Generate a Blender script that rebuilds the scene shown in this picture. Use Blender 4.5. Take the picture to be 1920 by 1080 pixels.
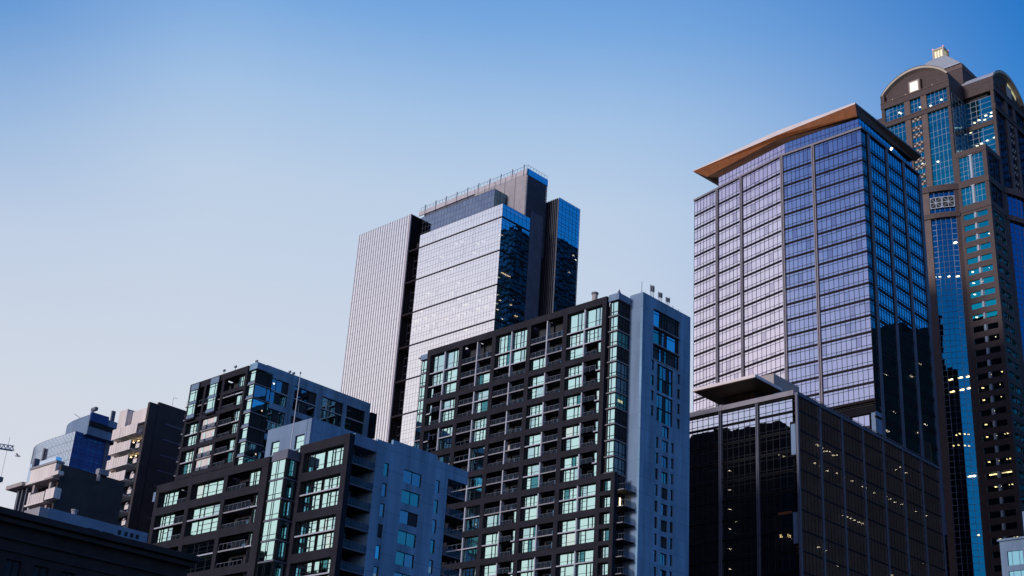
import bpy, math, random
from mathutils import Vector, Matrix
random.seed(7)
S = bpy.context.scene
for o in list(bpy.data.objects): bpy.data.objects.remove(o)

# ------------------------------------------------------------------ camera
FPX, PITCH, ROLL, YAW, CZ = 2536.0, math.radians(24.2), math.radians(3.825), math.radians(44.64), 2.0
def _grid(v):
    return Vector((v[0]*math.cos(YAW)-v[1]*math.sin(YAW), v[0]*math.sin(YAW)+v[1]*math.cos(YAW), v[2]))
_f = Vector((0, math.cos(PITCH), math.sin(PITCH))); _r = Vector((1, 0, 0)); _u = _r.cross(_f)
_r2 = _r*math.cos(ROLL)+_u*math.sin(ROLL); _u2 = -_r*math.sin(ROLL)+_u*math.cos(ROLL)
RGT, UPV, FWD = _grid(_r2), _grid(_u2), _grid(_f)
cd = bpy.data.cameras.new('camera'); cam = bpy.data.objects.new('camera', cd)
S.collection.objects.link(cam); S.camera = cam
cd.sensor_width = 36; cd.lens = FPX/1920*36; cd.clip_start = .5; cd.clip_end = 6000
M = Matrix.Identity(4)
for i in range(3): M[i][0], M[i][1], M[i][2] = RGT[i], UPV[i], -FWD[i]
M[2][3] = CZ
cam.matrix_world = M

# ------------------------------------------------------------------ world, sun, exposure
def azdir(az):                      # azimuth in degrees, clockwise from the viewing direction
    a = math.radians(90)+YAW-math.radians(az)
    return Vector((math.cos(a), math.sin(a), 0))
def s2l(c):
    return tuple((x/255/12.92 if x/255 <= .04045 else ((x/255+.055)/1.055)**2.4) for x in c)+(1,)
W = bpy.data.worlds.new('World'); S.world = W; W.use_nodes = True
nt = W.node_tree; N = nt.nodes; LK = nt.links; N.clear()
out = N.new('ShaderNodeOutputWorld'); bg = N.new('ShaderNodeBackground'); LK.new(bg.outputs[0], out.inputs[0])
tc = N.new('ShaderNodeTexCoord'); nz = N.new('ShaderNodeVectorMath'); nz.operation = 'NORMALIZE'
LK.new(tc.outputs['Generated'], nz.inputs[0])
sep = N.new('ShaderNodeSeparateXYZ'); LK.new(nz.outputs[0], sep.inputs[0])
def ramp(stops):
    r = N.new('ShaderNodeValToRGB'); LK.new(sep.outputs[2], r.inputs[0])
    e = r.color_ramp.elements
    while len(e) < len(stops): e.new(.5)
    for el, (p, c) in zip(e, stops): el.position = p; el.color = s2l(c)
    return r
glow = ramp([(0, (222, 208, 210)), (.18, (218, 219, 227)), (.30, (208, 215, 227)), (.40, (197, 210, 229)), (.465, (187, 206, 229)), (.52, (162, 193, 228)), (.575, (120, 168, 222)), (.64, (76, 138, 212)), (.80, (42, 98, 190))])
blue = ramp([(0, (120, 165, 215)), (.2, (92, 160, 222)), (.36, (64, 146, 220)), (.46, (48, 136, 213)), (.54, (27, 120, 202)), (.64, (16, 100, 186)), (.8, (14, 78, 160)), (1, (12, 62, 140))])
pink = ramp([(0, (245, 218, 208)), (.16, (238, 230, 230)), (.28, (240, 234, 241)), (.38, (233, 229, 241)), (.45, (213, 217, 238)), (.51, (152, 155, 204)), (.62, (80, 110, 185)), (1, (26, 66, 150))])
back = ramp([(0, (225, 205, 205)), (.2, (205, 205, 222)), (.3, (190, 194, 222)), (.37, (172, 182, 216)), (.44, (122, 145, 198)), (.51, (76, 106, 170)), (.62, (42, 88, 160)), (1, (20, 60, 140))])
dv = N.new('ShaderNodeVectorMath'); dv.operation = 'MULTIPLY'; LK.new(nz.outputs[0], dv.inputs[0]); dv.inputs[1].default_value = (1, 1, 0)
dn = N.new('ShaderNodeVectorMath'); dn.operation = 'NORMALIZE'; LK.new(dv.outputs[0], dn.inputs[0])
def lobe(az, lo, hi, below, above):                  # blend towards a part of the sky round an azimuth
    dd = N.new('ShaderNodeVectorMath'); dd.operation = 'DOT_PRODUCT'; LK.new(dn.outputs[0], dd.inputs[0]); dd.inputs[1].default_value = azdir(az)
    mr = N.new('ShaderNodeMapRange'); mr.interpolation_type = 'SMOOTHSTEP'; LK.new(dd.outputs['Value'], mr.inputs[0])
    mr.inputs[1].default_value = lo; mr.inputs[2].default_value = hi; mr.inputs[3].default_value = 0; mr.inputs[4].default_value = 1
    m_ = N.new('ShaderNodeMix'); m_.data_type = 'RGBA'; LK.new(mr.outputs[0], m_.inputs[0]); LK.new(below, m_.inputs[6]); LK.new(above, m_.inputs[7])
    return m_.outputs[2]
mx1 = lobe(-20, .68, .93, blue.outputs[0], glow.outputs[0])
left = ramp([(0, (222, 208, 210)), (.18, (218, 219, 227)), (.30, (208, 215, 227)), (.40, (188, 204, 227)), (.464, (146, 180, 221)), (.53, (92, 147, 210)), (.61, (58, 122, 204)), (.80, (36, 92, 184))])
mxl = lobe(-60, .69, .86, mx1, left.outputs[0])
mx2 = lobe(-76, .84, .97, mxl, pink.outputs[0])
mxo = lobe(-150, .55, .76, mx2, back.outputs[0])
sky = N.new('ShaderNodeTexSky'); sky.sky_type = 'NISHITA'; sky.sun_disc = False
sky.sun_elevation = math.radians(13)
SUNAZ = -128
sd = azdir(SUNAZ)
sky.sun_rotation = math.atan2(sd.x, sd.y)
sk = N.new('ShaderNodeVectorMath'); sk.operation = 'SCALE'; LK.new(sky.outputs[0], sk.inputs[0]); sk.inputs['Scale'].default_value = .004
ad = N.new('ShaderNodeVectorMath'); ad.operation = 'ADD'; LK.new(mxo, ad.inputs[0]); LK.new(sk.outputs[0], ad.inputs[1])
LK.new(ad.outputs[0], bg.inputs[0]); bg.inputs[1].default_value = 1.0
sl = bpy.data.lights.new('sun', 'SUN'); sl.energy = 2.6; sl.angle = math.radians(10); sl.color = (1, .90, .88)
so = bpy.data.objects.new('sun', sl); S.collection.objects.link(so)
v = Vector((sd.x, sd.y, math.tan(math.radians(13)))).normalized()
so.rotation_euler = v.to_track_quat('Z', 'Y').to_euler()
S.view_settings.view_transform = 'Standard'; S.view_settings.look = 'None'
S.view_settings.exposure = 0; S.view_settings.gamma = 1

# ------------------------------------------------------------------ materials
def lin(c): return s2l(c)
def mat(name, col, rough=.7, var=.15, vs=.25, joints=None, jdark=.6, spec=.3, metal=0, streak=0):
    m = bpy.data.materials.new(name); m.use_nodes = True; t = m.node_tree; n = t.nodes; l = t.links
    b = n['Principled BSDF']; b.inputs['Roughness'].default_value = rough
    b.inputs['Specular IOR Level'].default_value = spec; b.inputs['Metallic'].default_value = metal
    c = n.new('ShaderNodeTexCoord'); no = n.new('ShaderNodeTexNoise'); no.inputs['Scale'].default_value = vs
    no.inputs['Detail'].default_value = 6
    mp = n.new('ShaderNodeMapping'); mp.inputs['Scale'].default_value = (1, 1, .10 if streak else 1)
    l.new(c.outputs['Object'], mp.inputs[0]); l.new(mp.outputs[0], no.inputs[0])
    r = n.new('ShaderNodeMapRange'); l.new(no.outputs[0], r.inputs[0]); r.inputs[1].default_value = .3; r.inputs[2].default_value = .7
    r.inputs[3].default_value = 1-var; r.inputs[4].default_value = 1+var
    s = n.new('ShaderNodeVectorMath'); s.operation = 'SCALE'; s.inputs[0].default_value = col; l.new(r.outputs[0], s.inputs['Scale'])
    last = s.outputs[0]
    if joints:
        sp = n.new('ShaderNodeSeparateXYZ'); l.new(c.outputs['Object'], sp.inputs[0])
        a = n.new('ShaderNodeMath'); a.operation = 'ADD'; l.new(sp.outputs[0], a.inputs[0]); l.new(sp.outputs[1], a.inputs[1])
        cb = n.new('ShaderNodeCombineXYZ'); l.new(a.outputs[0], cb.inputs[0]); l.new(sp.outputs[2], cb.inputs[1])
        br = n.new('ShaderNodeTexBrick'); l.new(cb.outputs[0], br.inputs[0]); br.offset = 0
        br.inputs['Scale'].default_value = 1; br.inputs['Brick Width'].default_value = joints[0]; br.inputs['Row Height'].default_value = joints[1]
        br.inputs['Mortar Size'].default_value = joints[2] if len(joints) > 2 else .03
        br.inputs['Color1'].default_value = (1, 1, 1, 1); br.inputs['Color2'].default_value = (.9, .9, .9, 1); br.inputs['Mortar'].default_value = (jdark,)*3+(1,)
        mm = n.new('ShaderNodeVectorMath'); mm.operation = 'MULTIPLY'; l.new(last, mm.inputs[0]); l.new(br.outputs[0], mm.inputs[1]); last = mm.outputs[0]
    l.new(last, b.inputs['Base Color'])
    return m
def glass(name, tint, through=.2, behind=(.8, .9, 1), rough=.015, wob=.15, ws=.6):
    m = bpy.data.materials.new(name); m.use_nodes = True; t = m.node_tree; n = t.nodes; l = t.links
    for x in list(n):
        if x.type != 'OUTPUT_MATERIAL': n.remove(x)
    o = n['Material Output']
    g = n.new('ShaderNodeBsdfGlossy'); g.inputs[0].default_value = tint+(1,); g.inputs['Roughness'].default_value = rough
    tr = n.new('ShaderNodeBsdfTransparent'); tr.inputs[0].default_value = behind+(1,)
    c = n.new('ShaderNodeTexCoord'); no = n.new('ShaderNodeTexNoise'); no.inputs['Scale'].default_value = ws; no.inputs['Detail'].default_value = 2
    l.new(c.outputs['Object'], no.inputs[0])
    bu = n.new('ShaderNodeBump'); bu.inputs['Strength'].default_value = wob; bu.inputs['Distance'].default_value = .02; l.new(no.outputs[0], bu.inputs['Height'])
    l.new(bu.outputs[0], g.inputs['Normal'])
    mi = n.new('ShaderNodeMixShader'); mi.inputs[0].default_value = through; l.new(g.outputs[0], mi.inputs[1]); l.new(tr.outputs[0], mi.inputs[2]); l.new(mi.outputs[0], o.inputs[0])
    return m
def emit(name, col, st):
    m = bpy.data.materials.new(name); m.use_nodes = True; b = m.node_tree.nodes['Principled BSDF']
    b.inputs['Base Color'].default_value = (.5, .5, .5, 1); b.inputs['Emission Color'].default_value = col+(1,); b.inputs['Emission Strength'].default_value = st
    m.cycles.emission_sampling = 'NONE'
    return m
m_frame = mat('charcoal_cladding', (.0145, .0140, .0225), .7, .25, .5, (2.4, 3.0, .025), .6, spec=.14)
m_dark = mat('dark_interior', (.014, .015, .018), .7, .3, .6)
m_recess = mat('dark_recess_wall', (.024, .027, .034), .7, .3, .8)
m_mull = mat('dark_mullion', (.012, .014, .020), .5, spec=.06)
m_slab = mat('pale_slab_edge', (.24, .24, .27), .7, .1)
m_post = mat('pale_metal_post', (.36, .38, .45), .5, .08)
m_wall = mat('grey_concrete_skylight_tint', (.165, .29, .42), .8, .30, .6, (3.8, 3.0, .045), .62, streak=1)  # grey wall with the blue of the sky light put into its colour
m_wall2 = mat('pale_concrete_skylight_tint', (.145, .22, .33), .8, .18, .4, (3, 3, .03), .85, streak=1)  # grey concrete, blue sky light mixed into the base colour
m_rail = mat('railing_metal', (.10, .12, .16), .4)
m_railglass = glass('railing_glass', (.05, .07, .10), .7, (.5, .6, .75))
m_mint = glass('pale_green_window_glass', (.60, .93, .87), .06, (.4, .6, .6), .02)
m_mint2 = glass('green_glass_over_curtain', (.50, .78, .80), .12, (.4, .6, .6), .03)
m_mint3 = glass('green_glass_over_blind', (.72, .92, .84), .06, (.4, .6, .6), .06)
m_teal = glass('teal_window_glass', (.10, .38, .42), .35, (.3, .6, .6), .02)
m_blueglass = glass('dark_blue_window_glass', (.16, .30, .42), .3, (.4, .6, .7), .02)
m_black = mat('black_void', (.010, .010, .013), .8, spec=.02)
m_curtA = mat('curtain_grey_teal', (.10, .20, .23), .9, .4, 2)
m_curtB = mat('curtain_pale', (.35, .36, .36), .9, .3, 2)
m_beige = mat('beige_concrete', (.66, .61, .59), .85, .10, .5, (1.1, 3.5, .05), .8, streak=1)
m_brown = mat('dark_brown_cladding', (.040, .034, .038), .7, .2, .4)
m_glb2 = glass('violet_glass_with_blind', (.80, .77, .86), .10, (.8, .8, .9), .03)
m_glb3 = glass('violet_glass_dim', (.70, .66, .80), .18, (.8, .8, .9), .02)
m_gla2 = glass('silvered_glass_dim', (.93, .93, .96), .14)
m_gldk = glass('dusky_glass', (.27, .33, .44), .12)
m_gla = glass('silvered_glass', (1.0, 1.0, 1.0), .10, (.9, .9, .95), .02)
m_glb = glass('violet_glass', (.88, .83, .93), .10, (.8, .8, .9), .012)
m_glbr = glass('blue_side_glass', (.12, .46, .66), .10, (.8, .8, .9), .012)
m_glp = glass('dark_podium_glass', (.90, .88, .93), .09, (.9, .9, .9), .012)
m_glw = glass('teal_tower_glass', (.01, .66, .72), .30, (.8, .9, .9), .02)
m_glwb = glass('bowed_glass_dark_reflection', (.004, .20, .44), .25, (.8, .9, .9), .02)  # tower glass again, its bluer and darker reflection put into the tint
m_glwd = glass('side_glass_dark_reflection', (.006, .15, .36), .2, (.8, .9, .9), .02)  # darker copy for right-hand faces, their dim reflection put into the tint
m_mirrored = mat('dark_reflection_facade', (.010, .012, .015), .9, spec=0)  # near-black so the added blocks turn dark in the reflections
m_spand = mat('bronze_spandrel', (.016, .013, .017), .5, .15, .6, spec=.06)
m_line = mat('black_floor_line', (.012, .012, .014), .6, spec=.0)
m_pier = mat('silver_pier', (.20, .19, .225), .45, .1, .5)
m_pierdark = mat('slate_pier', (.10, .11, .15), .5, .1, .5)
m_rib = mat('silver_rib', (.42, .40, .44), .45, .08, .5)
m_louvre = mat('pale_louvre', (.46, .44, .47), .6, .08)
m_core = mat('slate_core_wall', (.10, .11, .15), .7, .12, .4, (6, 3.7, .04), .8)
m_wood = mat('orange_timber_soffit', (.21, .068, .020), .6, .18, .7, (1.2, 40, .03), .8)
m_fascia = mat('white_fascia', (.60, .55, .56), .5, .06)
m_dsoff = mat('shaded_timber_soffit', (.07, .035, .022), .7, .2, .7)  # same timber turned from the light, its shade put into the colour
m_granite = mat('brown_granite', (.060, .041, .041), .6, .12, .8, (2, 1.43, .03), .75)
m_granite2 = mat('tan_granite_pilaster', (.115, .080, .074), .6, .10, .8, (2, 1.43, .03), .8)
m_white = mat('white_mullion', (.36, .42, .50), .4, .05)
m_roofm = mat('ribbed_zinc_roof', (.34, .36, .40), .5, .1)
m_cream = mat('cream_arch_rim', (.42, .37, .32), .6, .1)
m_grey = mat('grey_mechanical_box', (.30, .27, .27), .6, .1)
m_navy = glass('navy_glass', (.02, .26, .62), .04, (.3, .4, .6))
m_navyp = mat('navy_blue_panel', (.004, .06, .26), .25, .12, .3, (3.5, 3.2, .04), .8)
m_azure = glass('azure_curved_glass', (.66, .80, .95), .1, (.5, .6, .7))
m_redbrown = mat('dark_brick', (.026, .020, .022), .85, .3, .6, (.5, .2, .02), .7)
m_cornice = mat('dark_cornice', (.026, .020, .023), .8, .2, .5)
m_bluewall = mat('grey_metal_penthouse', (.17, .24, .34), .7, .12, .6, (1.2, 5, .03), .85)
m_cyan = glass('cyan_window_glass', (.45, .92, .98), .15, (.5, .7, .7))
m_warm = emit('warm_lamp', (1, .72, .34), 7.0)
m_lamp = emit('ceiling_lamp', (1, .86, .58), 7.5)
m_lampA = emit('soft_ceiling_lamp', (1, .90, .66), 3.2)
m_room = emit('dim_room_light', (1, .66, .38), .8)
m_lantern = emit('lit_lantern_glass', (.95, .85, .35), .55)
m_clock = emit('lit_gable_window', (1, .96, .82), .95)
m_yellow_glow = emit('gable_glow', (.9, .8, .3), .5)
m_red = emit('red_beacon', (1, .12, .15), 1.2)
m_ground = mat('asphalt', (.05, .05, .052), .9, .2, .05)
m_gravel = mat('roof_gravel', (.12, .12, .12), .9, .3, .5)
m_crane = mat('grey_crane_steel', (.30, .34, .44), .5)
m_bird = mat('grey_feathers', (.35, .35, .38), .8)

# ------------------------------------------------------------------ mesh helpers
class Fr:                                            # facade frame: u along, d outward, z up
    def __init__(s, ox, oy, ex, ey):
        L = math.hypot(ex, ey); s.o = (ox, oy); s.e = (ex/L, ey/L); s.n = (s.e[1], -s.e[0])
    def p(s, u, d, z): return (s.o[0]+s.e[0]*u+s.n[0]*d, s.o[1]+s.e[1]*u+s.n[1]*d, z)
def FL(y): return Fr(0, y, 1, 0)                     # faces -Y, u = X
def FR(x): return Fr(x, 0, 0, 1)                     # faces +X, u = Y
class MB:
    def __init__(s): s.v = []; s.f = []; s.m = []; s.mats = []
    def mi(s, m):
        if m not in s.mats: s.mats.append(m)
        return s.mats.index(m)
    def face(s, pts, m):
        b = len(s.v); s.v += [tuple(p) for p in pts]; s.f.append(tuple(range(b, b+len(pts)))); s.m.append(s.mi(m))
    def hexa(s, a, m):                               # a: 8 points, bottom CCW then top CCW
        b = len(s.v); s.v += a; k = s.mi(m)
        for q in ((3, 2, 1, 0), (4, 5, 6, 7), (0, 1, 5, 4), (1, 2, 6, 5), (2, 3, 7, 6), (3, 0, 4, 7)):
            s.f.append(tuple(b+i for i in q)); s.m.append(k)
    def box(s, x0, x1, y0, y1, z0, z1, m):
        s.hexa([(x0, y0, z0), (x1, y0, z0), (x1, y1, z0), (x0, y1, z0), (x0, y0, z1), (x1, y0, z1), (x1, y1, z1), (x0, y1, z1)], m)
    def fb(s, fr, u0, u1, d0, d1, z0, z1, m):
        P = fr.p; s.hexa([P(u0, d1, z0), P(u1, d1, z0), P(u1, d0, z0), P(u0, d0, z0), P(u0, d1, z1), P(u1, d1, z1), P(u1, d0, z1), P(u0, d0, z1)], m)
    def fq(s, fr, u0, u1, d, z0, z1, m, tilt=0):
        a = random.uniform(-tilt, tilt); b = random.uniform(-tilt, tilt); w = u1-u0; h = z1-z0
        P = fr.p; s.face([P(u0, d-a*w-b*h, z0), P(u1, d+a*w-b*h, z0), P(u1, d+a*w+b*h, z1), P(u0, d-a*w+b*h, z1)], m)
    def prism(s, poly, z0, z1, m):
        n = len(poly)
        for i in range(n):
            a, b = poly[i], poly[(i+1) % n]; s.face([(a[0], a[1], z0), (b[0], b[1], z0), (b[0], b[1], z1), (a[0], a[1], z1)], m)
        s.face([(p[0], p[1], z1) for p in poly], m); s.face([(p[0], p[1], z0) for p in reversed(poly)], m)
    def tube(s, a, b, r, m, n=6, r2=None):
        a = Vector(a); b = Vector(b); ax = (b-a).normalized(); t = Vector((0, 0, 1)) if abs(ax.z) < .9 else Vector((1, 0, 0))
        p = ax.cross(t).normalized(); q = ax.cross(p); r2 = r if r2 is None else r2
        A = [a+(p*math.cos(2*math.pi*i/n)+q*math.sin(2*math.pi*i/n))*r for i in range(n)]
        B = [b+(p*math.cos(2*math.pi*i/n)+q*math.sin(2*math.pi*i/n))*r2 for i in range(n)]
        for i in range(n): s.face([A[i], A[(i+1) % n], B[(i+1) % n], B[i]], m)
        s.face(list(reversed(A)), m); s.face(B, m)
    def panes(s, fr, us, zs, d, g, tilt=.003, mull=None, mw=.06, md=.06, hz=None):
        for i in range(len(us)-1):
            for j in range(len(zs)-1): s.fq(fr, us[i]+.01, us[i+1]-.01, d, zs[j]+.01, zs[j+1]-.01, g if not callable(g) else g(), tilt)
        if mull:
            for u in us: s.fb(fr, u-mw/2, u+mw/2, d-.05, d+md, zs[0], zs[-1], mull)
            for z in (hz if hz is not None else zs): s.fb(fr, us[0]+mw/2, us[-1]-mw/2, d-.05, d+md-.006, z-mw/2, z+mw/2, mull)
    def obj(s, name, parent=None, label=None, kind=None, cat=None, group=None):
        if not s.f: return None
        off = root_loc(parent) if parent else (0, 0, 0)
        me = bpy.data.meshes.new(name)
        me.from_pydata([(x-off[0], y-off[1], z-off[2]) for x, y, z in s.v], [], s.f)
        for m in s.mats: me.materials.append(m)
        me.polygons.foreach_set('material_index', s.m); me.update()
        o = bpy.data.objects.new(name, me); S.collection.objects.link(o)
        if parent: o.parent = parent
        if label: o['label'] = label
        if kind: o['kind'] = kind
        if cat: o['category'] = cat
        if group: o['group'] = group
        return o
def root_loc(o):
    while o.parent: o = o.parent
    return tuple(o.location)
def thing(name, label, cat, loc, group=None):
    o = bpy.data.objects.new(name, None); S.collection.objects.link(o); o.location = loc
    o['label'] = label; o['category'] = cat
    if group: o['group'] = group
    return o
def vary(base, *alts, p=.10):
    return lambda: random.choice(alts) if random.random() < p else base
def span(a, b, n): return [a+(b-a)*i/n for i in range(n+1)]

# ------------------------------------------------------------------ ground
g = MB(); g.box(-3000, 3000, -3000, 3000, -1, 0, m_ground); g.obj('ground', kind='structure')

# ------------------------------------------------------------------ apartment blocks with a charcoal grid
def gwindow(t, fr, u0, u1, z0, z1, d, pat=0, g=None, curt=None):
    """one full-height apartment window: frame, mullions, panes, a closed dark room behind"""
    g = g or m_mint; b = MB(); w = u1-u0
    b.fb(fr, u0, u1, d-1.6, d-.12, z0, z1, m_recess)
    cuts = {0: [0, .15, .42, 1], 1: [0, .55, .78, 1], 2: [0, .2, .48, .70, 1], 3: [0, .33, .67, 1], 4: [0, 1], 5: [0, .30, .44, .72, 1]}[pat]
    us = [u0+.05+(w-.1)*c for c in cuts]
    rail = z0+(z1-z0)*.30
    for i in range(len(us)-1):
        narrow = (us[i+1]-us[i]) < .28*w
        gg = g
        rr = random.random()
        if rr < .06: gg = m_teal
        elif rr < .16: gg = m_mint2
        elif rr < .20: gg = m_mint3
        b.fq(fr, us[i], us[i+1], d, z0+.04, z1-.04, gg, .0025)
        if narrow and pat in (0, 2, 5):
            zz = z1-(z1-z0)*random.choice((.25, .25, .35)); b.fb(fr, us[i], us[i+1], d-.03, d+.05, zz-.03, zz+.03, m_mull)
    for u in us: b.fb(fr, u-.07, u+.07, d-.1, d+.07, z0, z1, m_mull)
    for z in (z0+.04, z1-.04): b.fb(fr, u0, u1, d-.1, d+.064, z-.05, z+.05, m_mull)
    b.fb(fr, u0+.12, u1-.12, d-.03, d+.045, rail-.025, rail+.025, m_mull)
    return b.obj('window', t)
def balcony(t, fr, u0, u1, z0, z1, depth, slab=True, lit=False, dface=-.12):
    """recessed balcony: back wall with a glass door, pale slab edge, railing as a sub-part"""
    b = MB(); d = -depth
    b.fb(fr, u0, u1, d-.6, d, z0, z1, m_recess)
    w = u1-u0
    b.fq(fr, u0+w*.15, u0+w*.6, d+.03, z0+.1, z0+2.3, m_blueglass, .01)
    b.fb(fr, u0+w*.37, u0+w*.40, d, d+.08, z0+.1, z0+2.3, m_mull)
    if slab: b.fb(fr, u0, u1, d, dface-.04, z0-.10, z0+.08, m_recess); b.fb(fr, u0, u1, dface-.04, dface, z0-.12, z0+.09, m_slab)
    if lit: b.fb(fr, u0+w*.8, u0+w*.9, d+.02, d+.1, z0+1.0, z0+2.0, m_room)
    b.fb(fr, u0, u1, d-.6, -.16, z1, z1+.06, m_recess)
    o = b.obj('balcony', t)
    r = MB(); rz = z0+1.15
    r.fb(fr, u0+.05, u1-.05, dface-.14, dface-.08, rz-.04, rz+.02, m_rail)
    k = max(2, int(w/1.05))
    for i in range(k+1):
        u = u0+.08+(w-.16)*i/k; r.fb(fr, u-.025, u+.025, dface-.14, dface-.08, z0+.1, rz-.04, m_rail)
    r.fq(fr, u0+.1, u1-.1, dface-.11, z0+.2, rz-.08, m_railglass)
    r.obj('railing', o)
    return o
def grid_face(t, fr, pil, pw, tops, btm, bh, cells, top_floors, post=True, body_d=-2.6):
    """pil: pilaster centres; tops: z of the beam tops from the parapet down; cells[row][bay] strings"""
    f = MB()
    for p in pil: f.fb(fr, p-pw/2, p+pw/2, -.9, .0, btm, tops[0]-1.4, m_frame)
    f.fb(fr, pil[0]-pw/2, pil[-1]+pw/2, -.9, .02, tops[0]-1.4, tops[0], m_frame)
    f.obj('frame_grid', t)
    for z in tops[1:]:
        bm_ = MB()
        for a, b in zip(pil[:-1], pil[1:]): bm_.fb(fr, a+pw/2, b-pw/2, -.9, -.02, z-bh, z, m_frame)
        bm_.obj('floor_beam', t)
    for r in range(len(tops)-1):
        ztop = tops[r]-1.4 if r == 0 else tops[r]-bh
        zbot = tops[r+1]
        nf = top_floors if r == 0 else 2
        base = [tops[r+1]-.45+3*k for k in range(nf)]   # floor levels, lowest first
        for bi in range(len(pil)-1):
            spec = cells[min(r, len(cells)-1)][bi]
            a = pil[bi]+pw/2; b = pil[bi+1]-pw/2; mid = (a+b)/2
            halves = spec.split('|')
            if post and len(halves) == 2:
                p = MB(); p.fb(fr, mid-.13, mid+.13, -.95, -.10, zbot, ztop, m_post); p.obj('post', t)
            n = len(halves)
            for hi, h in enumerate(halves):
                frac = float(h.split(':')[1]) if ':' in h else 1/n
                h = h.split(':')[0]
                if hi == 0: ua = a
                ub = ua+(b-a)*frac
                for k in range(nf):
                    ch = h[min(nf-1-k, len(h)-1)]         # strings read from the top floor down
                    z0 = base[k]+(.12 if k else .47); z1 = min(base[k]+2.88, ztop) if k < nf-1 or r else ztop
                    u0 = ua+(.16 if hi else .02); u1 = ub-(.16 if hi < n-1 else .02)
                    if ch == 'G': gwindow(t, fr, u0, u1, z0, z1, -.62, random.choice((0, 1, 2)) if n == 2 and frac > .3 else 2)
                    elif ch == 'M': gwindow(t, fr, u0, u1, z0, z1, -.62, 5)
                    elif ch == 'N':                       # dark balcony with a narrow pane on the right
                        c = u0+(u1-u0)*.72; balcony(t, fr, u0, c, base[k], z1, 2.2, k > 0); gwindow(t, fr, c, u1, z0, z1, -.62, 4)
                    elif ch == 'n':
                        c = u0+(u1-u0)*.3; gwindow(t, fr, u0, c, z0, z1, -.62, 4); balcony(t, fr, c, u1, base[k], z1, 2.2, k > 0)
                    elif ch == 'B': balcony(t, fr, u0, u1, base[k], z1, 2.2, k > 0, random.random() < .03)
                    if k and ch in 'GMNn':
                        s_ = MB(); s_.fb(fr, ua+.02, ub-.02, -.60, -.16, base[k]-.10, base[k]+.07, m_frame); s_.fb(fr, ua+.02, ub-.02, -.16, -.12, base[k]-.12, base[k]+.09, m_post); s_.obj('slab_edge', t)
                ua = ub
def wall_openings(b, fr, u0, u1, z0, z1, thick, holes, m):
    """solid wall (thickness inward) with rectangular holes, built as strips round them"""
    us = sorted({u0, u1, *[h[0] for h in holes], *[h[1] for h in holes]})
    for a, c in zip(us[:-1], us[1:]):
        hs = sorted([h for h in holes if h[0] <= a+1e-6 and h[1] >= c-1e-6], key=lambda h: h[2]); z = z0
        for h in hs:
            if h[2] > z: b.fb(fr, a, c, -thick, 0, z, h[2], m)
            z = h[3]
        if z1 > z: b.fb(fr, a, c, -thick, 0, z, z1, m)
def wall_window(t, fr, u0, u1, z0, z1, d=-.25, npan=2, g=None, name='window'):
    b = MB(); b.fb(fr, u0, u1, d-.5, d-.1, z0, z1, m_dark)
    us = span(u0+.04, u1-.04, npan)
    for i in range(npan):
        gg = g or random.choice([m_blueglass, m_blueglass, m_teal, m_dark])
        if gg is m_dark: b.fq(fr, us[i], us[i+1], d-.02, z0, z1, m_recess)
        else: b.fq(fr, us[i], us[i+1], d, z0+.03, z1-.03, gg, .01)
    for u in us: b.fb(fr, u-.04, u+.04, d-.08, d+.05, z0, z1, m_mull)
    for z in (z0+.03, z1-.03): b.fb(fr, u0, u1, d-.08, d+.046, z-.04, z+.04, m_mull)
    return b.obj(name, t)

# ================= 1. the tall apartment tower in the centre
T = thing('apartment_tower', 'tall apartment tower with charcoal grid front and grey side wall tinted by blue sky light, centre right', 'apartment building', (-170, 185, 0))
Yp = 179.5; fr = FL(Yp)
b = MB(); b.box(-202, -149.6, Yp+2.75, 198.2, 0, 106.2, m_recess); b.obj('tower_body', T)
pil = [-200.6, -191, -181.4, -171.7, -162.2, -152.4]
tops = [107]+[95.9-6*i for i in range(9)]
cells = [['GGn|GGG', 'BBB|BBG', 'GGB|GGB', 'BBG|BBB', 'GGG|GGN'],
         ['nn|GG', 'BB|GG', 'BB|BB', 'GG|BB', 'GG|NN'],
         ['nn|GG', 'BB|GG', 'BB|BB', 'GG|BB', 'GG|NN'],
         ['nn|GG', 'BB|GG', 'BB|BB', 'GG|BB', 'GG|NN'],
         ['nn|GG', 'BB|GG', 'BB|BB', 'GG|BB', 'GG|NN'],
         ['nn|GG', 'BB|GG', 'BG|BN', 'GG|BB', 'GG|GG'],
         ['nn|GG', 'BB|GG', 'GG|NN', 'GG|BB', 'GG|GG'],
         ['nn|GG', 'BB|GG', 'GG|NN', 'GG|BB', 'GG|GG'],
         ['nn|GG', 'BB|GG', 'GG|BB', 'GG|BB', 'GG|GG']]
grid_face(T, fr, pil, 1.05, tops, 41, 1.2, cells, 3)
# lower right column of single windows
b = MB(); holes = [(-151.86, -149.5, 71.3-3*k-2.55, 71.3-3*k-.35) for k in range(10)]
wall_openings(b, fr, -151.86, -148.6, 41, 72, .85, holes, m_frame); b.obj('frame_grid', T)
for h in holes: gwindow(T, fr, h[0], h[1], h[2], h[3], -.75, 0)
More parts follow.
